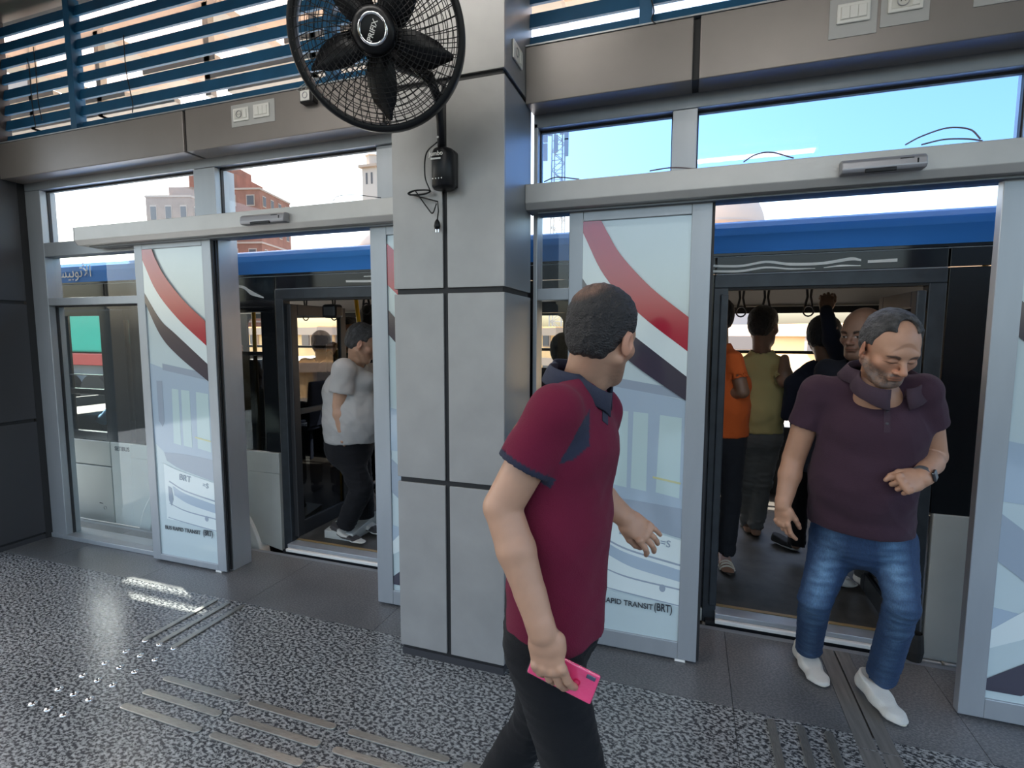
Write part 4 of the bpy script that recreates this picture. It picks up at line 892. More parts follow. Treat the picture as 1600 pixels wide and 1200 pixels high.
# --- head in local space: x right, y forward, z up, origin between the ears
def make_head(h=.0024, nose=1.0, neck=None, jaw=1.0, bald=False, simple=False):
    v = Vol((-.115, -.125, -.19), (.115, .15, .15), h)
    v.ell((0, -.018, .045), (.077, .097, .088), k=0); v.ell((0, .028, .02), (.066, .068, .082), k=.03)
    v.ell((0, .035, -.045), (.054*jaw, .055, .070), k=.03); v.ell((0, .066, -.094), (.026*jaw, .020, .018), k=.03)
    for s in (-1, 1):
        v.seg((s*.060*jaw, -.002, -.045), (s*.026, .060, -.092), .016, .016, k=.025)     # jaw line
        v.ell((s*.046, .056, -.018), (.022, .024, .018), k=.02)                         # cheekbone
    v.seg((-.036, .081, .024), (.036, .081, .024), .011, k=.028)                          # brow
    for s in (-1, 1): v.ell((s*.032, .101, .004), (.019, .017, .012), k=.012, op='sub'); v.ell((s*.0315, .0785, .002), (.0155, .014, .0135), k=.003)
    if not simple:
        for s in (-1, 1): v.seg((s*.019, .089, .0035), (s*.046, .080, .0035), .0045, .004, k=.003); v.seg((s*.021, .086, -.008), (s*.044, .079, -.007), .0045, .004, k=.004)
    v.seg((0, .086, .016), (0, .114*(.5+.5*nose), -.026), .008, .0105, k=.010); v.ell((0, .112, -.030), (.0125, .012, .010), k=.008)
    for s in (-1, 1): v.ell((s*.0135, .101, -.033), (.0085, .011, .008), k=.006); v.ell((s*.0065, .107, -.0405), (.0035, .006, .003), k=.002, op='sub')
    v.ell((0, .088, -.056), (.026, .014, .016), k=.012)
    v.seg((-.020, .091, -.0565), (.020, .091, -.0565), .0055, k=.004); v.seg((-.017, .0915, -.0665), (.017, .0915, -.0665), .0065, k=.004)
    v.seg((-.024, .0995, -.0612), (0, .1035, -.0605), .0018, k=.003, op='sub'); v.seg((.024, .0995, -.0612), (0, .1035, -.0605), .0018, k=.003, op='sub')
    v.ell((0, .094, -.078), (.016, .008, .005), k=.006, op='sub')
    for s in (-1, 1):
        c, n_ = cos(.45), sin(.45); M = np.array([[s*c, -n_, 0], [s*n_*1.0, c, 0], [0, 0, 1]])
        M = np.array([nrm((s*.9, -.42, 0)), nrm((s*.42, .9, 0)), (0, 0, 1)])
        v.ell((s*.082, -.010, -.004), (.0065, .018, .031), M, k=.006); v.ell((s*.0905, -.004, .002), (.006, .0095, .018), M, k=.004, op='sub')
        v.ell((s*.078, -.001, -.030), (.006, .009, .011), M, k=.005); v.ell((s*.0835, .004, -.004), (.0035, .004, .007), M, k=.003)
    if neck is None: neck = (0, -.035, -.19)
    v.seg((0, -.028, -.03), neck, .052, .054, k=.03); v.seg((0, .02, -.085), (0, .012, -.12), .012, .010, k=.02)
    v.seg((0, .018, -.11), (neck[0]*.7, .3*.018+.7*(neck[1]+.012), -.11*.3+neck[2]*.7), .028, .034, k=.02)
    V, F = v.mesh(); return relax(V, F, 1, .6), F
def skull_dist(P): return np.sqrt((P[:, 0]/.077)**2+((P[:, 1]+.018)/.097)**2+((P[:, 2]-.045)/.088)**2)
def make_hair(style, h=.0026, thick=.007):
    """cap of hair over the skull, cut at the hairline"""
    v = Vol((-.12, -.15, -.12), (.12, .13, .17), h); t = thick
    v.ell((0, -.020, .048), (.077+t, .097+t, .088+t), k=0); v.ell((0, -.052, .005), (.062+t, .058+t, .075), k=.02)
    if style == 'cap': v.ell((0, .02, .05), (.068+t, .062+t, .070+t), k=.03)
    if style == 'full': v.ell((0, .022, .058), (.062+t, .062+t*.8, .062+t*1.6), k=.025)
    if style == 'quiff': v.ell((0, .025, .07), (.066+t, .064+t, .060+t*1.5), k=.025); v.ell((-.02, .05, .105), (.045, .035, .022), k=.02)
    if style == 'thin': v.ell((0, .010, .060), (.060+t, .058+t*.5, .058+t), k=.03)
    # hairline: nothing before the ears, above the nape
    fz = {'full': .070, 'quiff': .078, 'cap': .06, 'thin': .086}[style]
    M = frame_from((0, 1, 0), (0, 0, 1))
    v.box((0, .115, fz-.15), (.2, .10, .15), np.array([(1, 0, 0), nrm((0, 1, -.12)), nrm((0, .12, 1))]), .02, .012, 'sub')   # face opening
    for s in (-1, 1): v.ell((s*.088, .012, -.012), (.026, .032, .040), k=.01, op='sub'); v.ell((s*.075, .06, .045), (.03, .035, .028), k=.012, op='sub') if style == 'thin' else None
    v.plane((0, -.05, -.058), (0, -.25, -1), .006)
    v.box((0, .06, -.13), (.2, .095, .10), np.eye(3), .01, .01, 'sub')
    if style == 'thin' : v.ell((.0, .070, .112), (.034, .055, .030), k=.01, op='sub')
    V, F = v.mesh(); N = vnormals(V, F)
    a = .0022*wav(V*A([1, .35, 1]), 190, 2, 6)+.0016*wav(V, 90, 3)
    return V+N*a[:, None], F

# --- a hand: frame rows = (across towards thumb, along fingers, out of the back)
def add_hand(v, wrist, M, curl=(.3, .35, .4, .45), spread=.06, thumb=(.5, .3), sc=1., k=.006, tcurl=.4, side=1):
    """side = +1 when the thumb lies along +M[0]"""
    wrist = A(wrist); X, Y, Z = M[0]*side, M[1], M[2]; P = lambda a, b, c: wrist+(X*a+Y*b+Z*c)*sc
    v.seg(P(-.003, -.02, 0), P(.0, .03, 0), (.028*sc, .020*sc), (.033*sc, .016*sc), k=.012, ax=X)
    v.seg(P(.0, .03, .001), P(-.001, .080, .002), (.035*sc, .0145*sc), (.039*sc, .0125*sc), k=.012, ax=X)
    v.ell(P(.024, .030, -.008), (.018*sc, .028*sc, .014*sc), M, k=.012); v.ell(P(-.026, .035, -.008), (.013*sc, .032*sc, .012*sc), M, k=.012)
    for i, (x, L, r) in enumerate(((.0300, .074, .0096), (.0102, .082, .0098), (-.0095, .076, .0094), (-.0285, .061, .0084))):
        base = P(x, .078-abs(x-.01)*.25, .003); c = curl[i]; a = spread*(x/.028); ang = 0.; q = base
        v.ell(q+Z*.004*sc, (.0098*sc,)*3, k=.006)
        for j, (fr, w_) in enumerate(((.45, .9), (.30, 1.15), (.25, .75))):
            ang += c*w_; d = (Y*cos(ang)-Z*sin(ang)); d = d*cos(a)+X*sin(a); e = q+d*L*fr*sc
            v.seg(q, e, (r-.0006*j)*sc, (r-.0006*(j+1))*sc, k=k*.35 if j else k*.6); q = e
    t0 = P(.028, .018, -.008); a, dn = thumb; d = nrm(X*sin(a)+Y*cos(a)-Z*dn); t1 = t0+d*.040*sc; v.seg(t0, t1, .0135*sc, .0115*sc, k=.008)
    d2 = nrm(d+(-X*.8-Z*.3)*tcurl); t2 = t1+d2*.030*sc; v.seg(t1, t2, .0110*sc, .0098*sc, k=.004); d3 = nrm(d2+(-X*.7-Z*.3)*tcurl); v.seg(t2, t2+d3*.022*sc, .0098*sc, .0082*sc, k=.004)
def make_shoe(toe, heel, up, w_=.048, hgt=.075, h=.004, style='slip'):
    """returns (upper, sole) meshes of a shoe from heel to toe"""
    toe, heel = A(toe), A(heel); Y = nrm(toe-heel); Z = nrm(A(up)-Y*(A(up)@Y)); X = np.cross(Y, Z); L = np.linalg.norm(toe-heel)
    lo = np.minimum(toe, heel)-.16; hi = np.maximum(toe, heel)+.16
    P = lambda a, b, c: heel+X*a+Y*b*L+Z*c
    sole = Vol(lo, hi, h); so_ = .026 if style != 'slip' else .018
    sole.seg(P(0, .13, .06), P(.004, .45, .06), (w_*.74, .055), (w_*.78, .055), k=.02, ax=X); sole.seg(P(.004, .45, .06), P(.003, .74, .06), (w_*.78, .055), (w_*1.02, .055), k=.02, ax=X)
    sole.seg(P(.003, .74, .06), P(-.002, .88, .06), (w_*1.02, .055), (w_*.88, .055), k=.02, ax=X)
    sole.plane(P(0, 0, so_), Z, .004); sole.plane(P(0, 0, 0), -Z, .004)
    up_ = Vol(lo, hi, h); M = np.array([X, Y, Z])
    up_.seg(P(0, .16, .035), P(.003, .5, .032), (w_*.70, .040), (w_*.74, .038), k=.02, ax=X); up_.seg(P(.003, .5, .030), P(.0, .80, .018), (w_*.80, .034), (w_*.86, .026), k=.03, ax=X); up_.seg(P(0, .80, .016), P(-.002, .90, .014), (w_*.86, .028), (w_*.66, .024), k=.02, ax=X)
    up_.seg(P(0, .18, .04), P(0, .24, hgt), (w_*.66, .046), (w_*.74, .050), k=.02, ax=X); up_.seg(P(0, .24, hgt-.006), P(0, .52, .045), (w_*.6, .03), (w_*.66, .026), k=.03, ax=X)
    up_.plane(P(0, 0, so_-.003), -Z, .002); up_.plane(P(0, .2, hgt), Z*1.0+Y*.25, .003)
    if style == 'slip': up_.seg(P(0, .20, hgt+.02), P(0, .34, hgt+.02), (w_*.5, .035), (w_*.45, .03), k=.006, ax=X, op='sub')
    return up_.mesh(), sole.mesh(), (X, Y, Z, P, L)
# ------------------------------------------------------------------ people
M_skin = mat('skin', (.5, .3, .2), .48, attr=True, bump=(500, .05)); M_skin.node_tree.nodes['Principled BSDF'].inputs['Subsurface Weight'].default_value = .06
M_skin.node_tree.nodes['Principled BSDF'].inputs['Subsurface Radius'].default_value = (.01, .004, .002)
M_hair = mat('hair', (.03, .025, .02), .6, attr=True, noise=(60, .5, (1, .3, 1)), bump=(220, .8, (1, .25, 1)))
M_cloth = mat('knitted cloth', (.1, .1, .1), .9, spec=.25, attr=True, sheen=.04, bump=(350, .25))
M_denim = mat('denim', (.1, .1, .2), .8, attr=True, noise=(260, .25, (1, 1, .25)), bump=(300, .3))
M_shoe = mat('shoe cloth', (.5, .5, .45), .8, attr=True, bump=(300, .3))
UP = A([0, 0, 1.])
def ridge(P, freq, seed, n=3):
    o = np.zeros(len(P))
    for i in range(n):
        d, ph = _W[(seed*5+i) % 40]; d2, p2 = _W[(seed*5+i+17) % 40]; q = P*freq*(1+.35*i)
        o += (1-np.abs(np.sin(q@d+ph+1.3*np.sin(q@d2*.35+p2))))**2.2
    return o/n-.3
def ball(P, c, r, soft=.35):
    d = np.sqrt((((P-A(c))/A(r))**2).sum(1)); return np.clip((1+soft-d)/soft, 0, 1)
def paint(C, m, col): return C*(1-m[:, None])+A(col)*m[:, None]
def head_colors(P, skin, brow=(.012, .01, .01), beard=None, stubble=0., eyes=True, lidlook=0.):
    C = np.tile(A(skin), (len(P), 1)); s = A(skin)
    C *= (1+.05*wav(P, 60, 1)+.03*wav(P, 200, 4))[:, None]
    for sx in (-1, 1): C = paint(C, .35*ball(P, (sx*.045, .07, -.022), (.028, .03, .022), 1.2), s*A([1.12, .86, .82])); C = paint(C, .5*ball(P, (sx*.09, -.005, 0), (.02, .03, .04), .5), s*A([1.15, .82, .76]))
    C = paint(C, .4*ball(P, (0, .112, -.03), (.018, .02, .016), 1.), s*A([1.12, .84, .8]))
    bd = 0
    if stubble or beard is not None:
        z = P[:, 2]; y = P[:, 1]; ax = np.abs(P[:, 0])
        m = np.clip((-.035-z+.35*(ax-.03))/.018, 0, 1)*np.clip((y+.015)/.03, 0, 1)*np.clip((z+.135)/.03, 0, 1)
        mu = ball(P, (0, .105, -.049), (.030, .02, .007), .6); m = np.maximum(m*(1-ball(P, (0, .1, -.06), (.022, .03, .014), .4)), mu)
        m = m*np.clip(.8+.45*wav(P, 420, 5), 0, 1)
        if beard is not None:
            g = np.clip(.5+1.2*wav(P, 130, 9), 0, 1)[:, None]; C = C*(1-m[:, None]*.86)+(A(beard[0])*(1-g)+A(beard[1])*g)*m[:, None]*.86
        else: C = paint(C, m*stubble, A(skin)*.45)
    C = paint(C, .85*ball(P, (0, .1, -.0615), (.0225, .03, .0105), .3), s*A([.90, .66, .62])); C = paint(C, .8*ball(P, (0, .1, -.0608), (.024, .04, .0014), 1.), s*.22)
    for sx in (-1, 1):
        a = (P[:, 0]*sx-.034)/.020; zc = .0235-.006*a*a+.002*a
        m = np.clip((1.08-np.abs(a))/.2, 0, 1)*np.clip((.0058*(1.15-.35*a)-np.abs(P[:, 2]-zc))/.003, 0, 1)*(P[:, 1] > .03); C = paint(C, np.clip(m*(.85+.2*wav(P, 600, 2)), 0, 1), brow)
        if eyes:
            op = (P[:, 1] > .05)
            m = ball(P, (sx*.0315, .09, -.002), (.0125, .02, .0040), .25)*op; C = paint(C, m, (.55, .50, .46))
            m = ball(P, (sx*.0315+lidlook, .092, -.002), (.0055, .02, .0046), .2)*op; C = paint(C, m, (.02, .012, .008))
        m = ball(P, (sx*.0320, .09, .0022-(.0045 if not eyes else 0)), (.0155, .02, .0013), .9)*(P[:, 1] > .05); C = paint(C, m*.9, (.02, .012, .01))
        C = paint(C, .3*ball(P, (sx*.031, .085, -.015), (.018, .02, .006), .8)*(P[:, 1] > .05), s*.6)
    return np.clip(C, 0, 1)
def person(name, label, J, hf, sc=1., skin=(.46, .27, .175), hair=None, shirt=None, trousers=None, shoes=None, wx=(1, 0, 0), chest=(.19, .12), belly=(.175, .13), hip=(.17, .125),
           handR=None, handL=None, res=1., sleeve=.62, jr=(.088, .066, .056), arm=1., headkw={}, hc={}, hem=None, hemn=(0, 0, -1), seated=False, shoulder=.062):
    """res 1 = full detail, 2 and up = coarser, for people deep in the bus"""
    g = lambda k: A(J[k]); base = (float(g('pelvis')[0]), float(g('pelvis')[1]), J.get('floor', 0.))
    root = thing(name, label, 'person', base); wx = nrm(wx); pts = np.array([A(v) for k, v in J.items() if np.ndim(v) == 1])
    hm = head_frame(*hf); c = g('head'); nb = g('neck')
    # --- body: head, arms with hands, core
    nl = hm @ (nb-UP*.02-c)/sc
    V, F = make_head(.0022*res, neck=nl, simple=res > 1.6, **headkw); HC = head_colors(V, skin, **hc)
    parts = [(V@hm*sc+c, F)]; cols = [HC]
    for sd, key in ((1, 'R'), (-1, 'L')):
        if 'el'+key not in J: continue
        sh, el, wr = g('sh'+key), g('el'+key), g('wr'+key); hnd = handR if sd > 0 else handL
        P4 = np.array([sh, el, wr]); h = .0028*res; sl0 = sh+(el-sh)*max(sleeve-.18, 0) if sleeve < 1.2 else el
        lo = np.minimum(np.minimum(sl0, el), wr)-.07; hi = np.maximum(np.maximum(sl0, el), wr)+.07
        if hnd is not None: tip = wr+hnd['M'][1]*.17; lo = np.minimum(lo, np.minimum(tip, wr)-.09); hi = np.maximum(hi, np.maximum(tip, wr)+.09)
        v = Vol(lo, hi, h)
        v.seg(sh, el, .050*arm, .042*arm, k=.01); v.seg(el, el+(wr-el)*.35, .041*arm, .042*arm, k=.006); v.seg(el+(wr-el)*.35, wr, .042*arm, .026*arm, k=.01)
        if hnd is not None: v.seg(el+(wr-el)*.7, wr, (.033*arm, .027*arm), (.029, .021), k=.012, ax=hnd['M'][0]); add_hand(v, wr, hnd['M'], **{k_: x for k_, x in hnd.items() if k_ != 'M'})
        a_, f_ = v.mesh()
        cc = np.tile(A(skin), (len(a_), 1))*(1+.05*wav(a_, 40, 3)+.03*wav(a_, 150, 6))[:, None]
        parts.append((a_, f_)); cols.append(np.clip(cc, 0, 1))
    pv, nb2 = g('pelvis'), nb-UP*.03
    v = Vol(pts.min(0)-.2, pts.max(0)+.2, .016)
    v.seg(pv, pv+(nb2-pv)*.5, A(hip)*.72, A(belly)*.72, k=.02, ax=wx); v.seg(pv+(nb2-pv)*.5, pv+(nb2-pv)*.8, A(belly)*.72, A(chest)*.66, k=.02, ax=wx)
    v.seg(pv+(nb2-pv)*.8, nb2, A(chest)*.6, (.05, .045), k=.02, ax=wx)
    for key in 'RL':
        if 'sh'+key in J: v.seg(nb2+(pv-nb2)*.12, g('sh'+key), .04, .04, k=.02); v.seg(g('sh'+key), g('el'+key), .036, .034, k=.02)
        if 'hip'+key in J: v.seg(g('hip'+key), g('kn'+key), .06, .045, k=.02); v.seg(g('kn'+key), g('an'+key), .042, .032, k=.02)
    a_, f_ = v.mesh(); parts.append((a_, f_)); cols.append(np.tile(A(skin), (len(a_), 1)))
    if 'vneck' in J:
        q = Vol(nb-.14, nb+.14, .004); q.seg(nb+UP*.03, nb-UP*.02, .056, .066, k=0); q.ell(nb-UP*.075+nrm(A(J['vneck'][0])-nb)*.035, (.085, .062, .075), k=.03); a_, f_ = q.mesh(); parts.append((a_, f_)); cols.append(np.tile(A(skin), (len(a_), 1)))
    V, F = join(*parts); body = pymesh('body', V, F, M_skin, root, np.concatenate(cols))
    # --- hair
    if hair:
        hv, hfc = make_hair(hair['style'], .0028*res, hair.get('thick', .007)); C = np.tile(A(hair['col']), (len(hv), 1))
        if 'fn' in hair: C = hair['fn'](hv, C)
        pymesh('hair', hv@hm*sc+c, hfc, M_hair, root, np.clip(C, 0, 1))
    # --- shirt
    hm_ = g('hem') if 'hem' in J else pv-UP*.02; ax_up = nrm(nb-pv); h = .0055*res
    lo = np.minimum(np.minimum(nb, pv), hm_)-.33; hi = np.maximum(nb, pv)+.33
    for key in 'RL':
        if 'sh'+key in J:
            e = g('sh'+key)+(g('el'+key)-g('sh'+key))*min(sleeve, 1); lo = np.minimum(lo, e-.1); hi = np.maximum(hi, e+.1)
            if sleeve > 1.2: lo = np.minimum(lo, g('wr'+key)-.08); hi = np.maximum(hi, g('wr'+key)+.08)
    if seated: pass
    v = Vol(lo, hi, h); bl = g('belly') if 'belly' in J else pv+(nb-pv)*.38; ch = g('chest') if 'chest' in J else pv+(nb-pv)*.72
    v.seg(hm_-UP*.06, bl, A(hip)*1.02, belly, k=.03, ax=wx); v.seg(bl, ch, belly, chest, k=.04, ax=wx)
    v.seg(ch, nb-(nb-ch)*.12, A(chest)*A([.93, .95]), (.075, .062), k=.05, ax=wx)
    if 'fill' in J: v.ell(J['fill'], (.095, .10, .075), k=.05)
    v.plane(hm_, hemn, .004)
    for key in 'RL':
        if 'sh'+key not in J: continue
        sh, el, wr = g('sh'+key), g('el'+key), g('wr'+key); e = sh+(el-sh)*min(sleeve, 1); d = nrm(el-sh)
        v.seg(nb-ax_up*.035, sh-ax_up*.006, .052, shoulder-.010, k=.035); v.seg(ch+(sh-ch)*.45-ax_up*.02, sh-ax_up*.01, .080, .052, k=.03)
        q = Vol(lo, hi, h); q.seg(sh, e+(d*.03 if sleeve < 1.2 else 0), shoulder-.004, shoulder+.002 if sleeve < 1.2 else .055, k=0)
        if sleeve > 1.2: q.seg(el, wr, .052, .036, k=.02)
        else: q.plane(e, d, .003); q.seg(e-d*.02, e+d*.1, .053*arm, .055*arm, k=.006, op='sub')
        v.mix((slice(None),)*3, q.D, .022, 'add')
    v.seg(nb-(nb-c)*.02-ax_up*.015, nb+(c-nb)*.9, .058*sc, .066*sc, k=.012, op='sub')
    if 'vneck' in J: a_, b_ = J['vneck']; v.seg(a_, b_, .034, .004, k=.006, op='sub')
    V, F = v.mesh(); V = relax(V, F, 2); N = vnormals(V, F)
    st = shirt or {}; wa = st.get('wr', .006); t = ((V-pv)@ax_up)/np.linalg.norm(nb-pv)
    V = V+N*(wa*wav(V*A([1, 1, .55]), 17, 1, 6)*(.6+.6*np.clip(1-t, 0, 1))+wa*.55*wav(V*A([.8, .8, 1.6]), 34, 2, 6))[:, None]
    V = V+N*(wa*.9*ridge(V*A([1, 1, .8]), 15, 2)*(.35+.65*np.clip(1.1-t, 0, 1)))[:, None]
    C = np.tile(A(st.get('col', (.1, .1, .1))), (len(V), 1))
    if 'fn' in st: C = st['fn'](V, C, J)
    C *= (1+.04*wav(V, 25, 8))[:, None]
    sh_o = pymesh('shirt', V, F, M_cloth, root, np.clip(C, 0, 1))
    # --- trousers
    if 'hipR' in J:
        keys = [k for k in ('R', 'L') if 'hip'+k in J]; P_ = np.array([g(a+k) for k in keys for a in ('hip', 'kn', 'an')]+[pv])
        v = Vol(P_.min(0)-.17, P_.max(0)+.17, .0065*res); r0, r1, r2 = jr
        v.seg(pv+UP*.04, pv-UP*.035, A(hip)*.97, A(hip)*.97, k=.02, ax=wx)
        for k_ in keys:
            a, b, d = g('hip'+k_), g('kn'+k_), g('an'+k_)
            v.seg(a, b, r0, r1, k=.035); v.seg(b, d, r1, r2, k=.008)
        for k_ in keys:
            b, d = g('kn'+k_), g('an'+k_); q = nrm(d-b); v.seg(d+q*.075, d+q*.18, .085, .085, k=.004, op='sub'); v.seg(d, d+q*.14, .045, .045, k=.006, op='sub')
        V, F = v.mesh(); V = relax(V, F, 2); N = vnormals(V, F); tr = trousers or {}; wa = tr.get('wr', .006)
        lowm = np.zeros(len(V))
        for k_ in keys:
            for j in ('kn', 'an'): lowm = np.maximum(lowm, np.exp(-((V-g(j+k_))**2).sum(1)/.012))
        V = V+N*(wa*wav(V*A([1, 1, .6]), 20, 3, 6)+wa*(.35+1.1*lowm)*wav(V*A([.6, .6, 2.2]), 30, 4, 6))[:, None]
        crm = np.exp(-((V-(pv-UP*.10))**2).sum(1)/.025)
        V = V+N*(wa*1.5*ridge(V*A([.7, .7, 1.9]), 26, 5)*np.clip(.25+lowm+crm, 0, 1.1))[:, None]
        C = np.tile(A(tr.get('col', (.02, .02, .025))), (len(V), 1))
        if 'fn' in tr: C = tr['fn'](V, C, J)
        pymesh('trousers', V, F, M_denim if tr.get('denim') else M_cloth, root, np.clip(C, 0, 1))
    # --- shoes
    if shoes:
        for k_ in 'RL':
            if 'toe'+k_ not in J: continue
            (uv, uf), (sv, sf), fr_ = make_shoe(g('toe'+k_), g('heel'+k_), J.get('fup'+k_, (0, 0, 1)), h=.0045*res, w_=shoes.get('w', .048)*J.get('fs', 1), hgt=shoes.get('h', .075), style=shoes.get('style', 'slip'))
            C = np.tile(A(shoes['col']), (len(uv), 1))
            if 'fn' in shoes: C = shoes['fn'](uv, C, fr_)
            C *= (1+.06*wav(uv, 70, 5))[:, None]
            o = pymesh(shoes.get('name', 'shoe'), uv, uf, M_skin if shoes.get('bare') else M_shoe, root, np.clip(C, 0, 1))
            pymesh('sole', sv, sf, mat(*shoes['sole']), o)
            if shoes.get('laces'):
                X, Y, Z, P, L = fr_
                for q in range(4):
                    y = .40+.075*q; z = .073-.0125*q
                    MB().tube([P(-.024, y, z-.006), P(0, y+.02, z+.004), P(.024, y, z-.006)], .003, 5).build('lace', mat('lace', shoes['laces'], .8), o)
            if shoes.get('straps'):
                X, Y, Z, P, L = fr_
                for y, z, r_ in ((.55, .046, .045), (.72, .034, .046), (.63, .040, .046)):
                    MB().tube([P(-r_*cos(a)*1.05, y, max(.012, z*1.25*sin(a))) for a in np.linspace(.05, pi-.05, 10)], .006, 6).build('strap', mat('sandal strap', shoes['straps'], .5), o)
    return root
def collar_band(root, c, up, wx, r, h, tilt, m, gap=.5, flare=.012, name='collar'):
    """fold-over collar: open ring around the neck, gap in radians at the front (forward = tilt direction)"""
    up = nrm(up); f = nrm(A(tilt)-up*(A(tilt)@up)); s = np.cross(f, up); n = 40; v = []; fa = []
    prof = [(0, 0), (.000, h*.55), (.002, h), (.007, h*1.02), (.010+flare*.3, h*.6), (.010+flare, -.006), (.006+flare, -.010), (.006, h*.4)]
    for i in range(n+1):
        a = gap+(2*pi-2*gap)*i/n; d = f*cos(a)+s*sin(a)*1.02; k = abs(a-pi)/pi; drop = -.038*(max(0, cos(a)))**1.0; pt = (max(0, k-.74)/.26)*.034
        for (o_, z_) in prof: v.append(A(c)+d*(r[0]*abs(cos(a))+r[1]*abs(sin(a))+o_)+up*(z_*(1)+drop-(pt if o_ > .012 else 0)))
    P_ = len(prof)
    for i in range(n):
        for j in range(P_): a_, b_ = i*P_+j, i*P_+(j+1) % P_; fa.append((a_, b_, b_+P_, a_+P_))
    fa += [tuple(range(P_)), tuple(range(n*P_, n*P_+P_))[::-1]]
    o = MB().add(v, fa).build(name, m, root, smooth=True); return o
pt = lambda x, y, Y: A(at(x, y, Y))
def hand_frame(fingers, back):
    """rows: across (right-handed: back x fingers ...), along the fingers, out of the back"""
    y = nrm(fingers); z = nrm(A(back)-y*(A(back)@y)); return np.array([np.cross(y, z), y, z])

def on(x, y, z=0.):
    d = ray(x, y); return A([0, 0, H])+d*((z-H)/d[2])
def mixc(C, m, col): return C*(1-m[:, None])+A(col)*m[:, None]

from mathutils.bvhtree import BVHTree
def surf(o):
    me = o.data; off = wloc(o); t = BVHTree.FromPolygons([v_.co+off for v_ in me.vertices], [p.vertices[:] for p in me.polygons])
    def hit(x, y):
        loc, nn, i, d = t.ray_cast(Vector((0, 0, H)), Vector(ray(x, y)).normalized()); return (A(loc), A(nn)) if loc is not None else (None, None)
    return hit
def strip(name, hit, pts_, width, m, parent, th=.002):
    """a ribbon of cloth lying on a surface along the given line"""
    q = [hit(x, y) for x, y in pts_]; q = [(a, b) for a, b in q if a is not None]; v = []; f = []
    for i, (p, n_) in enumerate(q):
        d = nrm(q[min(i+1, len(q)-1)][0]-q[max(i-1, 0)][0]); s_ = nrm(np.cross(d, n_)); v += [p-s_*width/2+n_*th*.2, p-s_*width/2+n_*th, p+s_*width/2+n_*th, p+s_*width/2+n_*th*.2]
    for i in range(len(q)-1):
        for j in range(4): a, b = i*4+j, i*4+(j+1) % 4; f.append((a, b, b+4, a+4))
    f += [(0, 1, 2, 3), tuple(len(v)-4+j for j in (3, 2, 1, 0))]
    return MB().add([tuple(p) for p in v], f).build(name, m, parent, smooth=False)
def kid(root, nm): return [c for c in root.children_recursive if c.name.split('.')[0] == nm][0] if False else [o for o in bpy.data.objects if o.parent == root and o.name.split('.')[0] == nm][0]
# ============ man in the plum polo shirt stepping out of the right doorway
SK_B = (.40, .215, .135); PLUM = (.042, .020, .032)
Jb = dict(vneck=(pt(1383, 596, 2.26), pt(1386, 632, 2.22)), head=pt(1388, 547, 2.30), neck=pt(1371, 590, 2.39), shR=pt(1276, 612, 2.44), elR=pt(1240, 716, 2.49), wrR=pt(1223, 790, 2.43), shL=pt(1442, 610, 2.36), elL=pt(1459, 712, 2.45), wrL=pt(1440, 746, 2.26),
          chest=pt(1362, 668, 2.41), belly=pt(1346, 752, 2.44), pelvis=pt(1345, 825, 2.52), hem=pt(1345, 822, 2.5),
          hipR=pt(1303, 845, 2.55), knR=pt(1274, 936, 2.47), anR=pt(1263, 1012, 2.78), hipL=pt(1392, 848, 2.53), knL=pt(1410, 942, 2.36), anL=pt(1378, 1054, 2.60),
          toeR=on(1287, 1079), heelR=on(1246, 1020), toeL=on(1412, 1140), heelL=on(1340, 1066, .03))
def hair_b(P, C):
    g = np.clip(.5+1.1*wav(P, 95, 12)+.5*np.clip((np.abs(P[:, 0])-.05)/.03, 0, 1), 0, 1); C = mixc(np.tile(A((.022, .020, .020)), (len(P), 1)), g*.55, (.10, .097, .093))
    return C
def jeans_fn(V, C, J):
    f = nrm(A([-.30, -.95, 0])); m = np.zeros(len(V)); k = np.zeros(len(V)); N_ = nrm
    for a, b, c_ in (('hipR', 'knR', 'anR'), ('hipL', 'knL', 'anL')):
        p, q, r = A(J[a]), A(J[b]), A(J[c_])
        for u, w_, wd, am in ((p, q+(r-q)*.12, .055, 1.), (q, r, .035, .35)):
            t = np.clip(((V-u)@(w_-u))/((w_-u)@(w_-u)), 0, 1); o = V-(u+t[:, None]*(w_-u)); lat = np.abs(o@np.cross(f, UP)); fr = (o@f)
            m = np.maximum(m, am*np.clip(1-lat/wd, 0, 1)**.8*(fr > 0)*np.clip(1.1-abs(t-.5)*1.3, 0, 1))
    st = np.clip(.5+.9*wav(V*A([.5, .5, 2.6]), 60, 6, 5), 0, 1)
    C = mixc(C, m*(.35+.6*st), (.13, .25, .40)); return C
rt = person('person', 'man in plum polo shirt and blue jeans stepping out of the right bus door', Jb, (13, 27, 2), 1.05, SK_B,
    dict(style='thin', col=(.05, .05, .05), fn=hair_b, thick=.008), dict(col=PLUM, wr=.0085), dict(col=(.012, .038, .098), denim=True, wr=.0048, fn=jeans_fn),
    dict(col=(.50, .49, .45), style='slip', w=.055, h=.085, sole=('cream sole', (.55, .52, .42), .6)), wx=(.95, -.30, 0), chest=(.185, .125), belly=(.185, .150), hip=(.190, .145),
    handR=dict(M=hand_frame((.05, -.02, -1), (-.75, -.62, 0)), curl=(.30, .42, .5, .55), thumb=(.25, .55), tcurl=.3, side=-1, sc=1.03),
    handL=dict(M=hand_frame((-.80, -.42, -.25), (.25, -.75, .45)), curl=(1.25, 1.35, 1.4, 1.4), thumb=(.35, .15), tcurl=.5, side=1, sc=1.03), sleeve=.50, jr=(.095, .063, .060), arm=1.08,
    headkw=dict(nose=1.15, jaw=1.08), hc=dict(brow=(.03, .02, .018), beard=((.17, .15, .14), (.045, .037, .033)), eyes=False), shoulder=.068)
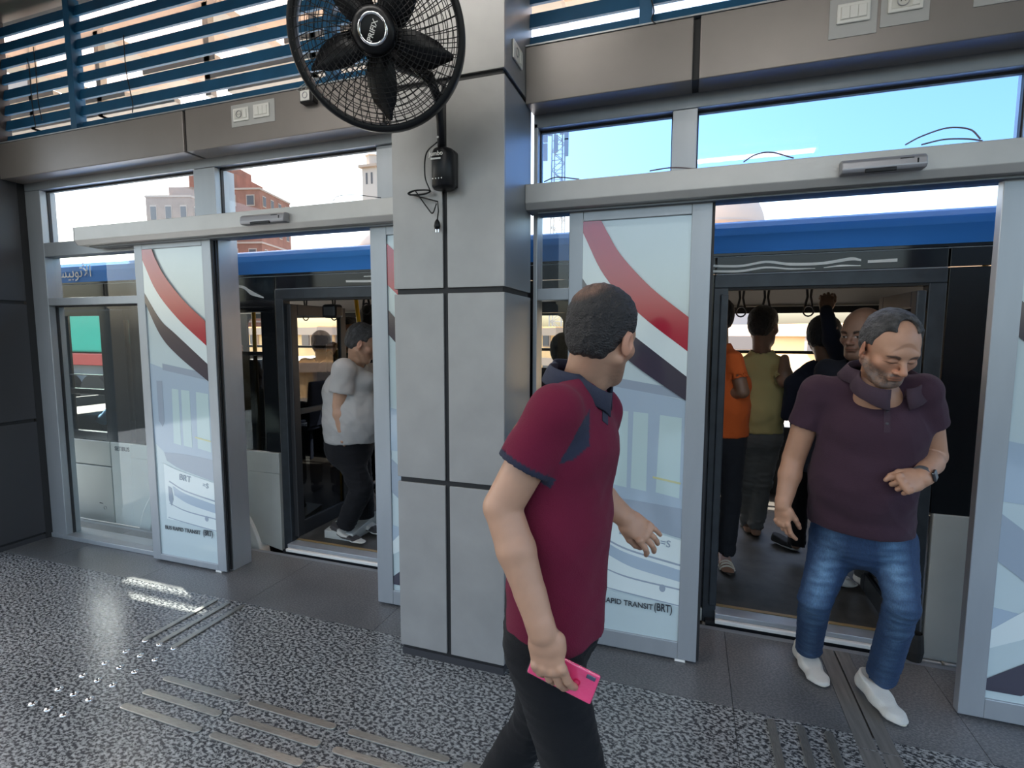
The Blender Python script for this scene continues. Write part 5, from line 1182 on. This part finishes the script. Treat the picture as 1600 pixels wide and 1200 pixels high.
M_plum = mat('plum knit', PLUM, .85, sheen=.04, bump=(350, .3)); M_plum2 = mat('plum collar rib', (.040, .020, .032), .85, bump=(500, .3))
collar_band(rt, A(Jb['neck'])-UP*.006+A([.014, -.012, 0]), nrm(A(Jb['head'])-A(Jb['neck'])+UP*.16), None, (.088, .080), .042, (.22, -.97, 0), M_plum2, gap=.24, flare=.026)
ht_ = surf(kid(rt, 'shirt')); strip('placket', ht_, [(1386, 634+6*i) for i in range(8)], .020, M_plum2, rt)
for y in (642, 662):
    p, n_ = ht_(1386, y); MB().lathe([(.0001, .0045), (.005, .004), (.0055, 0)], tuple(p), tuple(n_), 12).build('button', mat('plum button', (.02, .012, .018), .3), rt)
# wristwatch on his left wrist
wq = nrm(A(Jb['elL'])-A(Jb['wrL'])); wc = A(Jb['wrL'])+wq*.018; MW = hand_frame((-.80, -.42, -.25), (.25, -.75, .45))
v = Vol(wc-.07, wc+.07, .0022); v.seg(wc-wq*.011, wc+wq*.011, (.0375, .0315), (.038, .032), k=0, ax=MW[0]); v.plane(wc+wq*.012, wq, .001); v.plane(wc-wq*.012, -wq, .001)
a_, f_ = v.mesh(); wt = pymesh('wristwatch', a_, f_, mat('grey watch strap', (.07, .07, .075), .5), rt)
wz = nrm(np.cross(wq, MW[0])); wz = wz if wz[1] < 0 else -wz; wo = nrm(A([.55, -.80, .1])-wq*(A([.55, -.80, .1])@wq))
v = Vol(wc-.09, wc+.09, .0022); Mx = np.array([np.cross(wq, wo), wq, wo]); v.box(wc+wo*.036, (.018, .021, .006), Mx, .005); a_, f_ = v.mesh(); pymesh('watch_face', a_, f_, mat('black watch glass', (.006, .006, .008), .08, coat=1.), wt)

# ============ man in the maroon polo shirt walking past, back half turned
SK_A = (.43, .245, .16); MAR = (.125, .007, .028); NAVY = (.022, .026, .048)
Ja = dict(head=pt(939, 530, 1.32), neck=pt(907, 592, 1.34), shR=pt(868, 642, 1.17), elR=pt(785, 792, 1.12), wrR=pt(848, 988, 1.075), shL=pt(936, 640, 1.47), elL=pt(925, 765, 1.60), wrL=pt(976, 808, 1.58),
          chest=pt(890, 690, 1.32), belly=pt(874, 810, 1.32), pelvis=pt(866, 945, 1.33), hem=pt(866, 975, 1.33),
          hipR=A([-.335, 1.24, .80]), knR=A([-.205, 1.19, .42]), anR=A([-.10, 1.17, .07]), hipL=A([-.35, 1.40, .80]), knL=A([-.405, 1.42, .46]), anL=A([-.60, 1.42, .11]),
          toeR=A([.13, 1.13, .0]), heelR=A([-.16, 1.18, .0]), toeL=A([-.40, 1.40, .0]), heelL=A([-.67, 1.43, .05]), fupL=(-.2, 0, 1))
def hair_a(P, C):
    m = ball(P, (-.020, -.078, .118), (.034, .040, .030), .8)*.9; C = mixc(C, np.clip(m*(.8+.3*wav(P, 150, 3)), 0, 1), (.20, .11, .075)); return C
def shirt_a(V, C, J):
    # navy cuffs, navy wedge at the side of the armhole
    for k in 'R', 'L':
        s_, e_ = A(J['sh'+k]), A(J['el'+k]); t = ((V-s_)@(e_-s_))/((e_-s_)@(e_-s_)); dist = np.linalg.norm(V-(s_+np.clip(t, 0, 1)[:, None]*(e_-s_)), axis=1)
        C = np.where(((t > .525) & (t < .63) & (dist < .078))[:, None], A(NAVY), C)
    d = V-A([0, 0, H]); z = d@_f; X = 800+FPX*(d@_r)/z; Y = 600-FPX*(d@_u)/z
    poly = [(921, 640), (921, 697), (896, 718), (872, 726), (893, 690)]; ins = np.zeros(len(V), bool)
    for i in range(5):
        (x0, y0), (x1, y1) = poly[i], poly[(i+1) % 5]; ins ^= ((y0 > Y) != (y1 > Y)) & (X < (x1-x0)*(Y-y0)/((y1-y0) or 1e-9)+x0)
    C = np.where((ins & (V[:, 1] < J['chest'][1]))[:, None], A(NAVY), C)
    g = ball(V, A(pt(806, 640, 1.2)), (.03, .12, .045), .2)*(wav(V, 260, 3) > .25); C = mixc(C, g*.8, (.45, .30, .12)); return C
ra = person('person', 'man in maroon polo shirt walking past, holding a pink phone', Ja, (160, 8, -6), .98, SK_A,
    dict(style='cap', col=(.018, .016, .016), fn=hair_a, thick=.0035), dict(col=MAR, wr=.0045, fn=shirt_a), dict(col=(.005, .0055, .007), wr=.006),
    dict(col=(.03, .03, .03), style='sneak', sole=('black sole', (.02, .02, .02), .7)), wx=(-.10, -.99, 0), chest=(.180, .118), belly=(.168, .128), hip=(.168, .130),
    handR=dict(M=hand_frame((.20, .02, -1), (-.12, -.98, .08)), curl=(.30, .34, .38, .42), thumb=(-.55, .75), tcurl=.1, side=-1, spread=.03, sc=1.10),
    handL=dict(M=hand_frame((.86, .02, -.62), (.35, -.75, .40)), curl=(.45, .42, .38, .3), thumb=(.3, .4), side=1, spread=.10), sleeve=.59, jr=(.098, .072, .060), arm=1.08,
    headkw=dict(), hc=dict(brow=(.02, .015, .012), stubble=.55), hemn=(.0, 0, -1), shoulder=.066)
M_navy = mat('navy rib', NAVY, .85, bump=(500, .3))
collar_band(ra, A(Ja['neck'])-UP*.010, nrm(A(Ja['head'])-A(Ja['neck'])+A([0, 0, .12])), None, (.066, .064), .036, (1, .10, 0), M_navy, gap=.35, flare=.010)
ha_ = surf(kid(ra, 'shirt')); strip('placket', ha_, [(945-.0*i, 612+7*i) for i in range(8)], .022, M_navy, ra)
p, n_ = ha_(944, 616)
if p is not None: MB().lathe([(.0001, .0045), (.005, .004), (.0055, 0)], tuple(p), tuple(n_), 12).build('button', M_white, ra)
# pink phone
ph = thing('phone', 'pink smartphone in a clear case in the hand of the maroon-shirted man', 'phone', tuple(pt(880, 1053, 1.115)))
pc = A(wloc(ph)); px_ = nrm(A([.955, .02, -.30])); pn = nrm(np.cross(px_, (0, 1, 0))); pz = nrm(A([.30, 0, .955])); py_ = np.cross(px_, pz); Mp = np.array([px_, py_, pz])
def phone_box(nm, m, c, r, rd, par=ph):
    v = Vol(A(c)-max(r)-.01, A(c)+max(r)+.01, .0014); v.box(c, r, Mp, rd); a_, f_ = v.mesh(); return pymesh(nm, a_, f_, m, par)
fs_ = -1 if py_[1] > 0 else 1
phone_box('body', mat('glossy pink shell', (.90, .085, .25), .15, coat=1.), pc, (.079, .0042, .0385), .004)
phone_box('case', glass('clear case', (.97, .85, .88)), pc, (.081, .0052, .0405), .005)
L_ = pc+py_*fs_*.0052
phone_box('camera_bump', mat('blue grey lens bump', (.06, .07, .12), .2, coat=1.), L_+px_*.060+pz*.027, (.011, .0012, .0055), .001)
MB().lathe([(.0055, .0008), (.0085, .0008), (.0085, -.0005), (.0055, -.0005), (.0055, .0008)], L_+px_*.034+pz*.0, py_*fs_, 24).build('finger_ring', mat('dark pink ring', (.62, .01, .08), .3), ph)

# ============ people in and behind the bus
def stand(x, Y, yhead, w_=.0, face=(0, 0, 0), turn=0., scale=1., zf=.06, lean=(0, 0)):
    """standing joints from the head's pixel and depth; turn = heading in head_frame convention"""
    hd = pt(x, yhead, Y); top = hd[2]+.115; Hh = top-zf; M = head_frame(turn); r_, f_ = -M[0]*-1, M[1]; r_ = M[0]
    q = lambda a, b, c: A([hd[0], hd[1], 0])+r_*a+f_*b+UP*(zf+c*Hh)+A([lean[0], lean[1], 0])*(1-c)
    J = dict(head=hd, neck=q(0, -.02, .845), shR=q(.165, -.01, .815), elR=q(.22, -.03, .63), wrR=q(.22, .06, .48), shL=q(-.165, -.01, .815), elL=q(-.22, -.03, .63), wrL=q(-.22, .06, .48),
             chest=q(0, 0, .74), belly=q(0, .01, .62), pelvis=q(0, 0, .525), hem=q(0, 0, .49), hipR=q(.085, 0, .50), knR=q(.095, .03, .28), anR=q(.10, 0, .06), hipL=q(-.085, 0, .50), knL=q(-.095, .03, .28), anL=q(-.10, 0, .06),
             toeR=q(.12, .18, 0), heelR=q(.10, -.07, 0), toeL=q(-.12, .18, 0), heelL=q(-.10, -.07, 0), floor=zf)
    for k in ('toeR', 'heelR', 'toeL', 'heelL'): J[k][2] = zf
    J['_wx'] = 0; J.pop('_wx'); return J, r_, f_
DK = (.007, .007, .009)
hang = lambda r_, s: dict(M=hand_frame((0, 0, -1), r_*s), side=-s*1, curl=(.3, .35, .4, .4))
# grey T-shirt man in the left doorway
SK_C = (.40, .23, .15)
Jc = dict(fill=pt(569, 596, 3.24), head=pt(566, 538, 3.22), neck=pt(556, 566, 3.26), shR=pt(538, 578, 3.10), elR=pt(531, 634, 3.10), wrR=pt(533, 672, 3.08), shL=pt(580, 584, 3.46), elL=pt(602, 640, 3.56), wrL=pt(612, 660, 3.6),
          chest=pt(545, 612, 3.26), belly=pt(556, 652, 3.26), pelvis=pt(546, 690, 3.26), hem=pt(546, 688, 3.26), hipR=pt(540, 702, 3.2), knR=pt(566, 762, 3.2), anR=pt(541, 818, 3.22), hipL=pt(556, 702, 3.36), knL=pt(566, 760, 3.4), anL=pt(572, 815, 3.5),
          toeR=on(571, 853, .06), heelR=on(514, 832, .07), toeL=on(600, 838, .06), heelL=on(558, 824, .06), fupR=(.05, 0, 1), floor=.06)
def sneak(P, C, fr_):
    X, Y, Z, Pf, L = fr_; y = ((P-Pf(0, 0, 0))@Y)/L; z = (P-Pf(0, 0, 0))@Z
    return np.where(((y > .35) & (y < .62) & (z > .035))[:, None] | ((y < .2) & (z < .06))[:, None], A((.55, .53, .48)), C)
rc = person('person', 'man in light grey T-shirt and black trousers entering the left bus door', Jc, (120, 22, 0), 1.08, SK_C,
    dict(style='cap', col=(.035, .032, .032), fn=lambda P, C: mixc(C, np.clip(.3+wav(P, 80, 2), 0, 1)*.5, (.10, .10, .10))), dict(col=(.37, .36, .35), wr=.008), dict(col=DK, wr=.008),
    dict(col=(.05, .045, .045), style='sneak', fn=sneak, w=.056, h=.09, sole=('off white sole', (.62, .60, .54), .6), laces=(.6, .58, .52)), wx=(.35, -.93, 0), chest=(.19, .18), belly=(.20, .235), hip=(.185, .185),
    handR=dict(M=hand_frame((-.25, .1, -1), (-.2, -.95, 0)), curl=(.6, .6, .6, .6), side=-1, sc=1.05), handL=None, res=1.5, sleeve=.62, jr=(.105, .085, .070), arm=1.25, shoulder=.088, hc=dict(brow=DK, stubble=.3))
# young man looking left behind him
J, r_, f_ = stand(546, 3.95, 522, turn=10)
J['wrR'] = pt(516, 553, 3.80); J['elR'] = (J['wrR']+J['shR'])/2-UP*.12
person('person', 'young man with dark quiff looking left behind the grey T-shirt man', J, (4, 4, 0), 1.08, (.36, .20, .13), dict(style='quiff', col=(.012, .010, .010)), dict(col=(.02, .02, .024)), dict(col=DK), dict(col=(.6, .6, .57), style='sneak', sole=('white sole', (.6, .6, .57), .6)), wx=r_,
       handR=dict(M=hand_frame((0, 0, 1), (0, -1, 0)), curl=(1., 1.1, 1.1, 1.1), side=1), sleeve=1.3, res=1.8, hc=dict(brow=(.01, .008, .008)))
J, r_, f_ = stand(583, 4.35, 500, turn=150)
person('person', 'dark-haired passenger half hidden at the right edge of the left doorway', J, (150, 0, 0), 1.05, (.30, .17, .11), dict(style='full', col=(.012, .011, .011)), dict(col=(.05, .03, .03)), dict(col=DK), dict(col=DK, style='sneak', sole=('black sole', (.02, .02, .02), .7)), wx=r_, sleeve=1.3, res=2.4)
J, r_, f_ = stand(503, 4.2, 540, turn=200)
person('person', 'dark-clothed passenger behind the glass of the folded left door leaf', J, (200, 0, 0), 1.05, (.26, .15, .10), dict(style='full', col=(.01, .01, .01)), dict(col=(.012, .012, .014)), dict(col=DK), dict(col=DK, style='sneak', sole=('black sole', (.02, .02, .02), .7)), wx=r_, sleeve=1.3, res=2.4)
def sit(x, Y, yhead, turn, zf=.06):
    hd = pt(x, yhead, Y); M = head_frame(turn); r_, f_ = M[0], M[1]; q = lambda a, b, c: hd+r_*a+f_*b+UP*c
    dz = hd[2]-zf
    J = dict(head=hd, neck=q(0, -.03, -.17), shR=q(.165, -.03, -.22), elR=q(.21, .0, -.47), wrR=q(.15, .22, -.50), shL=q(-.165, -.03, -.22), elL=q(-.21, .0, -.47), wrL=q(-.15, .22, -.50), chest=q(0, -.01, -.36), belly=q(0, 0, -.52), pelvis=q(0, 0, -.66), hem=q(0, 0, -.70),
             hipR=q(.09, .02, -.68), knR=q(.12, .42, -.66), anR=q(.12, .44, -dz+.09), hipL=q(-.09, .02, -.68), knL=q(-.12, .42, -.66), anL=q(-.12, .44, -dz+.09), toeR=q(.14, .62, -dz), heelR=q(.12, .37, -dz), toeL=q(-.14, .62, -dz), heelL=q(-.12, .37, -dz), floor=zf)
    return J, r_, f_
for (x, Y, yh, tn, lab, col, hs) in ((394, 4.0, 585, 90, 'seated passenger in dark clothes behind the tinted window beside the left door', (.03, .03, .035), 'full'), (366, 5.0, 545, 90, 'seated passenger by the far windows, seen through the small clear bus window', (.22, .20, .17), 'full')):
    J, r_, f_ = sit(x, Y, yh, tn)
    person('person', lab, J, (tn, 0, 0), 1., (.28, .16, .10), dict(style=hs, col=(.012, .011, .011)), dict(col=col), dict(col=DK), None, wx=r_, sleeve=1.3, res=2.6, seated=True)
# bus driver: sleeve and hand seen through the driver's window
J, r_, f_ = sit(198, 3.75, 560, -80)
J['elL'] = pt(163, 655, 3.55); J['wrL'] = pt(122, 652, 3.52); J['shL'] = pt(196, 622, 3.6)
person('person', 'bus driver in a blue shirt with one arm on the wheel', J, (-80, 5, 0), 1., (.45, .26, .17), dict(style='full', col=(.012, .011, .011)), dict(col=(.13, .30, .50)), dict(col=DK), None, wx=r_, handL=dict(M=hand_frame((-1, 0, .1), (0, -.5, 1)), curl=(.8, .9, 1, 1), side=1), sleeve=1.3, res=2., seated=True)
# orange T-shirt man by the left leaf of the right doorway
J, r_, f_ = stand(1120, 3.75, 500, turn=-150)
J['shR'] = pt(1146, 562, 3.66); J['elR'] = pt(1160, 612, 3.62); J['wrR'] = pt(1122, 616, 3.74); J['chest'] = pt(1130, 600, 3.75); J['belly'] = pt(1130, 640, 3.75); J['neck'] = pt(1124, 535, 3.75); J['pelvis'] = pt(1130, 685, 3.75); J['hem'] = pt(1130, 681, 3.75)
J['hipR'] = pt(1142, 700, 3.72); J['knR'] = pt(1142, 780, 3.66); J['anR'] = pt(1134, 864, 3.66); J['toeR'] = on(1140, 903, .06); J['heelR'] = on(1128, 872, .06)
foot = lambda strap: dict(col=(.30, .16, .10), style='slip', name='foot', bare=True, w=.044, h=.07, sole=('dark sandal sole', (.03, .025, .02), .6), straps=strap)
person('person', 'man in orange T-shirt and sandals behind the edge of the folded door leaf', J, (-150, 0, 0), 1.06, (.27, .145, .09), dict(style='full', col=(.012, .011, .011)), dict(col=(.75, .14, .03)), dict(col=(.020, .022, .028)), foot((.6, .55, .45)), wx=r_, handR=dict(M=hand_frame((-1, .1, 0), (0, -1, 0)), side=-1), sleeve=.62, res=1.8, belly=(.17, .14))
# man in the mustard T-shirt, back to us
J, r_, f_ = stand(1193, 4.05, 512, turn=170)
J['neck'] = pt(1190, 545, 4.08); J['shR'] = pt(1216, 570, 4.05); J['elR'] = pt(1226, 596, 3.9); J['wrR'] = pt(1226, 560, 3.95); J['shL'] = pt(1160, 572, 4.1); J['elL'] = pt(1150, 620, 4.1); J['wrL'] = pt(1150, 650, 4.15)
J['chest'] = pt(1187, 600, 4.08); J['belly'] = pt(1184, 640, 4.08); J['pelvis'] = pt(1184, 672, 4.1); J['hem'] = pt(1184, 674, 4.1)
J['hipR'] = pt(1200, 690, 4.1); J['hipL'] = pt(1172, 690, 4.1); J['knR'] = pt(1192, 755, 4.15); J['anR'] = pt(1180, 822, 4.25); J['knL'] = pt(1168, 755, 4.2); J['anL'] = pt(1168, 818, 4.35); J['heelR'] = on(1182, 841, .06); J['toeR'] = on(1176, 822, .06); J['heelL'] = on(1170, 836, .06); J['toeL'] = on(1166, 816, .06)
person('person', 'man in mustard T-shirt and grey trousers standing with his back to the right door', J, (150, 2, 0), 1.10, (.22, .125, .08), dict(style='full', col=(.012, .010, .010)), dict(col=(.48, .41, .18), wr=.009), dict(col=(.12, .125, .125), wr=.01), foot((.10, .06, .03)), wx=r_, sleeve=.95, res=1.7, chest=(.19, .12), belly=(.175, .13), hip=(.17, .13), arm=1.05, hc=dict(brow=DK, stubble=.6))
# navy-clad man holding a strap
J, r_, f_ = stand(1288, 3.95, 530, turn=165)
J['neck'] = pt(1292, 562, 3.95); J['shL'] = pt(1268, 578, 3.95); J['elL'] = pt(1240, 600, 3.85); J['wrL'] = pt(1228, 650, 3.85); J['shR'] = pt(1322, 580, 3.9); J['elR'] = pt(1300, 530, 3.80); J['wrR'] = pt(1291, 484, 3.75); J['chest'] = pt(1292, 612, 3.95); J['toeL'] = on(1247, 862, .06); J['heelL'] = on(1208, 848, .06)
person('person', 'man in navy shirt with dark cap-like hair reaching up to a strap', J, (150, 8, 0), 1.10, (.20, .115, .075), dict(style='full', col=(.012, .011, .013), thick=.012), dict(col=(.014, .017, .030)), dict(col=DK), dict(col=(.015, .015, .017), style='sneak', sole=('white sole', (.6, .6, .57), .6)), wx=r_, sleeve=1.3, res=1.8,
       handR=dict(M=hand_frame((0, 0, 1), (0, -1, 0)), curl=(.9, .9, .9, .9), side=1))
# bald man looking left
J, r_, f_ = stand(1347, 3.30, 524, turn=-30)
J['toeR'] = on(1333, 918, .06); J['heelR'] = on(1298, 912, .06); J['anR'] = (J['toeR']*.25+J['heelR']*.75)+UP*.09; J['toeL'] = on(1372, 925, .06); J['heelL'] = on(1340, 912, .06); J['anL'] = J['heelL']*.75+J['toeL']*.25+UP*.09
person('person', 'balding man with dark brows looking left behind the plum-shirted man', J, (-44, 4, 0), 1.12, (.27, .15, .10), None, dict(col=(.014, .015, .022)), dict(col=(.11, .11, .11)), dict(col=(.62, .61, .57), style='sneak', w=.052, sole=('white sole', (.6, .6, .57), .6)), wx=r_, sleeve=1.3, res=1.7, hc=dict(brow=(.012, .008, .008), stubble=.45))
# dark silhouette behind the fixed glass by the walking man's collar
J, r_, f_ = stand(882, 3.9, 553, turn=170)
person('person', "dark-clad passenger seen behind the fixed glass above the walking man's collar", J, (170, 0, 0), 1.15, (.25, .14, .09), dict(style='full', col=(.02, .019, .019)), dict(col=(.03, .03, .035)), dict(col=DK), None, wx=r_, sleeve=1.3, res=2.4)
